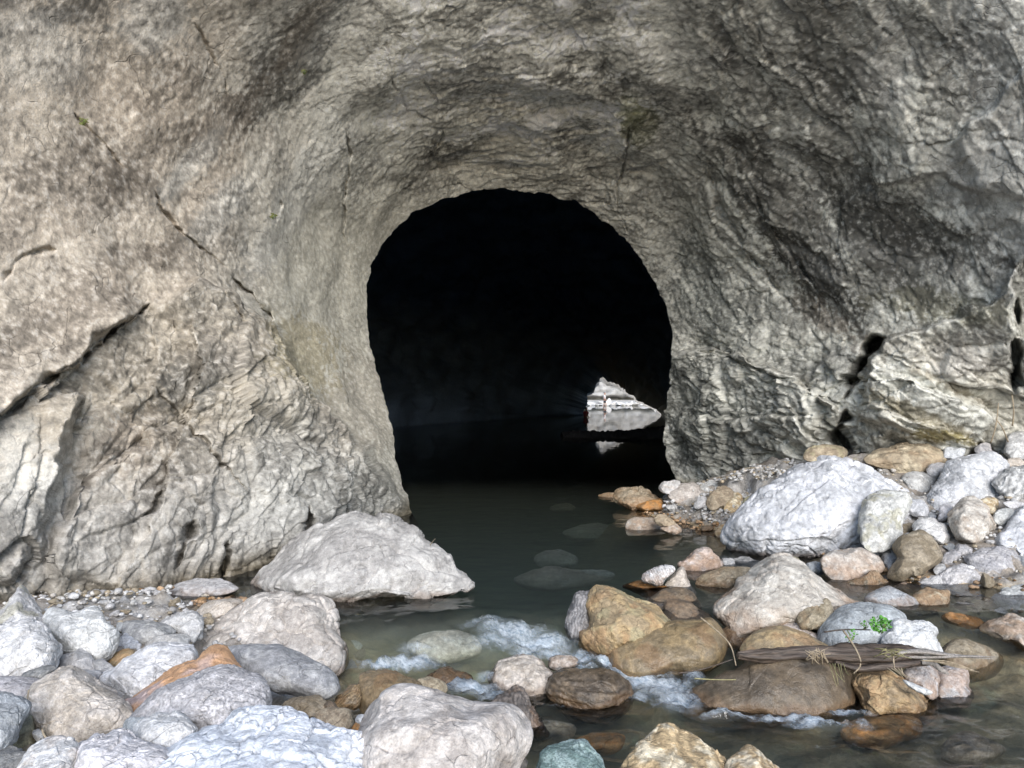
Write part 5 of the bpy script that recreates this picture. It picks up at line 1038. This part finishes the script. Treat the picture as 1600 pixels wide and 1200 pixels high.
twig([cpt(350,510,7.4), cpt(480,495,7.35), cpt(640,497,7.3)], .008, .006, 'straight dark twig lying across the blue-grey rock', None, M_WOOD)
twig([U_(1095,965,7.0), U_(1125,990,6.9), U_(1142,1010,6.8), U_(1150,1040,6.75)], .008, .005, 'bent pale twig leaning on the tan wet boulder', None)
twig([U_(1060,1052,6.7), U_(1100,1045,6.7), U_(1145,1030,6.7)], .007, .004, 'dark twig between the tan wet boulder and the log end', None, M_WOOD)
twig([U_(1085,1060,6.6), U_(1120,1062,6.6), U_(1150,1062,6.65)], .006, .004, 'straight straw stalk over the water left of the mud-brown boulder', None, M_STRAW, 'dry_stalk', 'stalk')
for j in range(5):
    twig([cpt(745 + j * 22, 735, LD - .3), cpt(790 + j * 18 + rnd.uniform(-12, 12), 760 + j * 5, LD - .35), cpt(820 + j * 24, 790 + j * 3, LD - .37)], .005, .002, 'root-like twig hanging under the log above the rusty faceted boulder', 'twigs under the log')
for j in range(4):
    twig([cpt(960 + j * 20, 690, LD - .2), cpt(1100 + j * 30, 690 + j * 14, LD - .25), cpt(1230 + j * 30, 725 + j * 12, LD - .25)], .006, .003, 'thin pale twig fanning out at the splintered end of the log', 'twigs at the splintered end')
for j in range(6):
    twig([cpt(385 + j * 17, 705, LD - .2), cpt(410 + j * 14 + rnd.uniform(-15, 15), 760, LD - .4), cpt(440 + j * 12 + rnd.uniform(-15, 15), 850 - j * 14, LD - .5)], .004, .002, 'yellow-green straw draped between the mud-brown and the rusty boulder', 'yellow straw under the log', M_STRAW, 'dry_stalk', 'stalk')
twig([U_(66,1140,4.6), U_(70,1150,4.55), U_(80,1160,4.5)], .008, .005, 'short brown stick in the gap left of the pink-beige boulder', None)
twig([U_(45,1078,5.0), U_(43,1092,4.95)], .005, .003, 'upright thin stick between the two grey boulders at the left edge', None)
twig([U_(800,1172,4.3), U_(790,1185,4.3), U_(783,1200,4.3)], .011, .007, 'reddish forked twig at the bottom centre beside the smooth beige boulder', None, plain('red_twig', (.34, .17, .12), .6, .3, 60))
twig([U_(672,852,8.6), U_(677,845,8.55), U_(680,842,8.5)], .006, .003, 'tiny pale twig sticking up from the big pale boulder in the left pool', None)
for j, (a, b, c) in enumerate([((1548,692),(1556,665),(1560,630)), ((1575,690),(1566,668),(1556,655)), ((1582,665),(1584,640),(1580,610))]):
    twig([U_(*a, 13.2), U_(*b, 13.1), U_(*c, 13.2)], .014, .008, ['long thin root', 'slanting root', 'short upper root'][j] + ' in front of the dark hollow at the right edge', None, None, 'root', 'root')
twig([U_(75,950,7.4), U_(80,946,7.4), U_(87,942,7.4)], .006, .004, 'small stick lying under the left cliff behind the white boulder', None)

def leafplant(name, label, cx, cy, D, rx, ry, n, size, cat='plant'):
    r = bpy.data.objects.new(name, None); COL.objects.link(r); base = np.array(U_(cx, cy + ry * 1.15, D)); tag(r, label, cat)
    V, Fc = [], []; k = 0; tips = []
    for j in range(n):
        a = rnd.uniform(0, 6.28); q = rnd.random() ** .5
        c = np.array(U_(cx + rx * q * math.cos(a), cy + ry * q * math.sin(a), D - rnd.uniform(-.06, .10))); tips.append(c)
        d = np.array([rnd.gauss(0, 1), rnd.gauss(-.5, .6), rnd.gauss(.5, .6)]); d /= np.linalg.norm(d); e = np.cross(d, [rnd.gauss(0, 1), rnd.gauss(0, 1), rnd.gauss(0, 1)]); e /= np.linalg.norm(e); nn = np.cross(d, e)
        s = size * rnd.uniform(.6, 1.3)
        for (u, v, w) in ((0,0,0),(.45,.55,.10),(1.0,.42,.05),(1.4,0,-.12),(1.0,-.42,.05),(.45,-.55,.10),(.7,0,-.04)): V.append(c + s * (u * d + v * e + w * nn))
        for t in ((0,1,6),(1,2,6),(2,3,6),(3,4,6),(4,5,6),(5,0,6)): Fc.append([k + i for i in t])
        k += 7
    me = bpy.data.meshes.new('leaves'); me.from_pydata([tuple(v) for v in V], [], Fc); me.materials.append(M_LEAF)
    o = bpy.data.objects.new('leaves', me); COL.objects.link(o); o.parent = r
    for j in range(0, len(tips), max(1, len(tips) // 6)):
        tube('stem', [base + np.array([rnd.uniform(-.02, .02), 0, 0]), (base + tips[j]) / 2 + np.array([0, -.03, .01]), tips[j]], [.004, .003, .002], M_STEM, r, 5, 0, 0, 1, 4)
leafplant('leafy_plant', 'bright green leafy sprig growing between the blue-grey and the lumpy white rock', 1375, 976, 7.1, 16, 12, 170, .021)
leafplant('leafy_plant', 'sparse green sprig on the left part of the blue-grey rock just above the log', 1328, 992, 7.1, 10, 9, 34, .017)
leafplant('leafy_plant', 'tiny green sprig between the sparse one and the bright leafy one', 1350, 976, 7.2, 7, 6, 18, .015)
M_LEAF = plain('moss_green', (.12, .13, .04), .8, .3, 60)
leafplant('moss_tuft', 'small olive moss tuft in a crack of the upper left wall', 131, 190, 9.55, 6, 5, 40, .02, 'moss')
leafplant('moss_tuft', 'dark green tuft in the forked crack left of the cave mouth', 426, 338, 13.0, 5, 4, 26, .025, 'moss')
leafplant('moss_tuft', 'little green tuft on the upper wall near the dark stain', 476, 113, 12.3, 4, 3, 16, .02, 'moss')

# ------------------------------------------------------------------ people at the far mouth
def skin_mesh(name, verts, edges, radii, mat, parent=None, root=0, sub=1):
    me = bpy.data.meshes.new(name); me.from_pydata(verts, edges, []); o = bpy.data.objects.new(name, me); COL.objects.link(o); o.parent = parent
    m = o.modifiers.new('skin', 'SKIN'); m.use_smooth_shade = True
    for i, r in enumerate(radii):
        sv = me.skin_vertices[0].data[i]; sv.radius = (r, r) if not isinstance(r, tuple) else r; sv.use_root = (i == root)
    s = o.modifiers.new('sub', 'SUBSURF'); s.levels = s.render_levels = sub
    me.materials.append(mat); return o
M_SKIN = plain('skin', (.42, .24, .17), .55, .1); M_SHIRT = plain('white_shirt', (.75, .70, .70), .8, .05); M_SHORTS = plain('dark_shorts', (.03, .03, .04), .8, .1); M_HAIR = plain('dark_hair', (.03, .02, .015), .6, .1); M_PINK = plain('pink_shirt', (.62, .16, .16), .8, .1)
def person(label, loc, rz, shirt, waist_deep=False):
    r = bpy.data.objects.new('person', None); COL.objects.link(r); r.location = loc; r.rotation_euler = (0, 0, rz); tag(r, label, 'person')
    # local frame: faces +x; mid-stride, arms a little forward
    V = [(0,0,.93),(0,0,1.08),(0,0,1.25),(.0,0,1.40),(.02,0,1.50),(.04,0,1.58),(.05,0,1.68),(.03,0,1.745)]; E = [(i, i + 1) for i in range(7)]; R = [(.13,.10),(.12,.10),(.15,.11),(.13,.09),.052,.085,.10,.06]
    def add(p, to, rad): V.append(p); E.append((to, len(V) - 1)); R.append(rad); return len(V) - 1
    for s, fx in ((1, .10), (-1, -.12)):
        h = add((.0, .09 * s, .88), 0, .095); kn = add((.08 + fx, .10 * s, .50), h, .062); an = add((fx, .10 * s, .09), kn, .038); he = add((fx - .03, .10 * s, .035), an, .036); add((fx + .16, .11 * s, .03), he, .030)
        sh = add((0, .18 * s, 1.40), 3, .058); el = add((-.02 + fx * .3, .24 * s, 1.12), sh, .042); wr = add((.14 - fx * .4, .22 * s, .92), el, .028); pa = add((.18 - fx * .4, .215 * s, .87), wr, .030)
        for f in range(4): k1 = add((.205 - fx * .4 + .006 * f, (.195 + .016 * f) * s, .83 - .004 * (f % 2)), pa, .0085); add((.212 - fx * .4, (.197 + .015 * f) * s, .785 + .006 * abs(f - 1)), k1, .0075)
        k1 = add((.215 - fx * .4, .18 * s, .865), pa, .010); add((.235 - fx * .4, .175 * s, .84), k1, .008)
    add((.155, 0, 1.655), 6, .014)                                   # nose
    skin_mesh('body', V, E, R, M_SKIN, r, 0, 2)
    skin_mesh('hair', [(.02,0,1.76),(-.03,0,1.70),(-.035,0,1.63)], [(0,1),(1,2)], [.085,.088,.06], M_HAIR, r)
    SV = [(0,0,.98),(0,0,1.1),(0,0,1.26),(0,0,1.42),(0,.19,1.40),(0,.23,1.24),(0,-.19,1.40),(0,-.23,1.24)]
    SV = SV; skin_mesh('shirt', SV, [(0,1),(1,2),(2,3),(3,4),(4,5),(3,6),(6,7)], [(.15,.12),(.14,.12),(.17,.13),(.13,.10),.075,.065,.075,.065], shirt, r)
    skin_mesh('shorts', [(0,0,.97),(0,0,.88),(.03,.09,.82),(.12,.10,.58),(-.01,-.09,.82),(-.03,-.10,.58)], [(0,1),(1,2),(2,3),(1,4),(4,5)], [(.15,.12),(.15,.12),.11,.10,.11,.10], M_SHORTS, r)
x_ = (944.5 - PX0) / F * 85.0
person('person in a white shirt and dark shorts wading ankle-deep at the far mouth', (x_, 85.0, -.18), math.radians(-8), M_SHIRT)
x_ = (915.6 - PX0) / F * 58.0
person('person in a pink top standing waist-deep at the left edge of the far mouth', (x_, 58.0, -1.0), math.radians(40), M_PINK)

# ------------------------------------------------------------------ a label of its own for every small repeat
import re as _re
ORD = ['leftmost', 'second', 'third', 'fourth', 'fifth', 'sixth', 'seventh', 'eighth', 'ninth', 'tenth', 'eleventh', 'twelfth', 'thirteenth', 'fourteenth', 'fifteenth', 'sixteenth', 'seventeenth',
       'eighteenth', 'nineteenth', 'twentieth', 'twenty-first', 'twenty-second', 'twenty-third', 'twenty-fourth', 'twenty-fifth', 'twenty-sixth']
CN = ['pale grey', 'grey', 'beige', 'white', 'tan', 'light grey', 'lilac-grey', 'khaki', 'blue-grey']
_sh = []
for (lab, bx_, by_, br_) in BOULDERS:
    w = _re.split(r' (?:in|on|at|of|with|under|behind|beside|between|by|below|above|from|lying|tapering|standing|along|right|left|leaning|wedged|touching|resting|alone|peeping|half|perched|tucked|awash|streaked|seen|long|, |and)\b|,', lab)[0]
    if len(w.split()) >= 3 and br_ > 17 and 'drowned' not in w: _sh.append((' '.join(w.split()[:6]), bx_, by_, br_))
_by = {}
for o, x, y, j, rp in COBBLES:
    b = min(_sh, key=lambda q: max(0, math.hypot(q[1] - x, q[2] - y) - q[3]))
    dx, dy = x - b[1], y - b[2]
    d = ('left of' if dx < 0 else 'right of') if abs(dx) > abs(dy) else ('above' if dy < 0 else 'below')
    sz = 'larger' if rp > 11 else 'small' if rp > 6 else 'tiny'
    _by.setdefault('%s %s%s cobble %s the %s' % (sz, 'rusty ' if 'rusty' in o['group'] else '', CN[j], d, b[0]), []).append((x, o))
for lab, L_ in _by.items():
    L_.sort(key=lambda q: q[0])
    for i, (x, o) in enumerate(L_): o['label'] = lab if len(L_) == 1 else ORD[i] + (' ' if i == 0 else ' from left, ') + lab
for gname, phrase in (('dry stalks on the middle of the log', 'thin straw-coloured stalk on the middle of the log'), ('yellow straw under the log', 'yellow-green straw draped below the log'),
        ('twigs at the splintered end', 'thin pale twig fanning out at the splintered log end'), ('twigs under the log', 'root-like twig hanging under the log'),
        ('dry twigs caught on the log', 'pale dry twig in the tangle on the log'), ('white stones of the far bank', 'white stone at the waterline of the far bank')):
    L_ = [o for o in sc.objects if o.get('group') == gname and (o['label'].startswith('pale dry') or gname[:9] != 'dry twigs')]
    def _x(o):
        if o.data and len(o.data.vertices) and o.location.length < .01: return sum(v.co.x for v in o.data.vertices) / len(o.data.vertices)
        return o.location.x / o.location.y
    L_.sort(key=_x)
    for i, o in enumerate(L_): o['label'] = ORD[i] + ' from the left: ' * (i > 0) + ' ' * (i == 0) + phrase
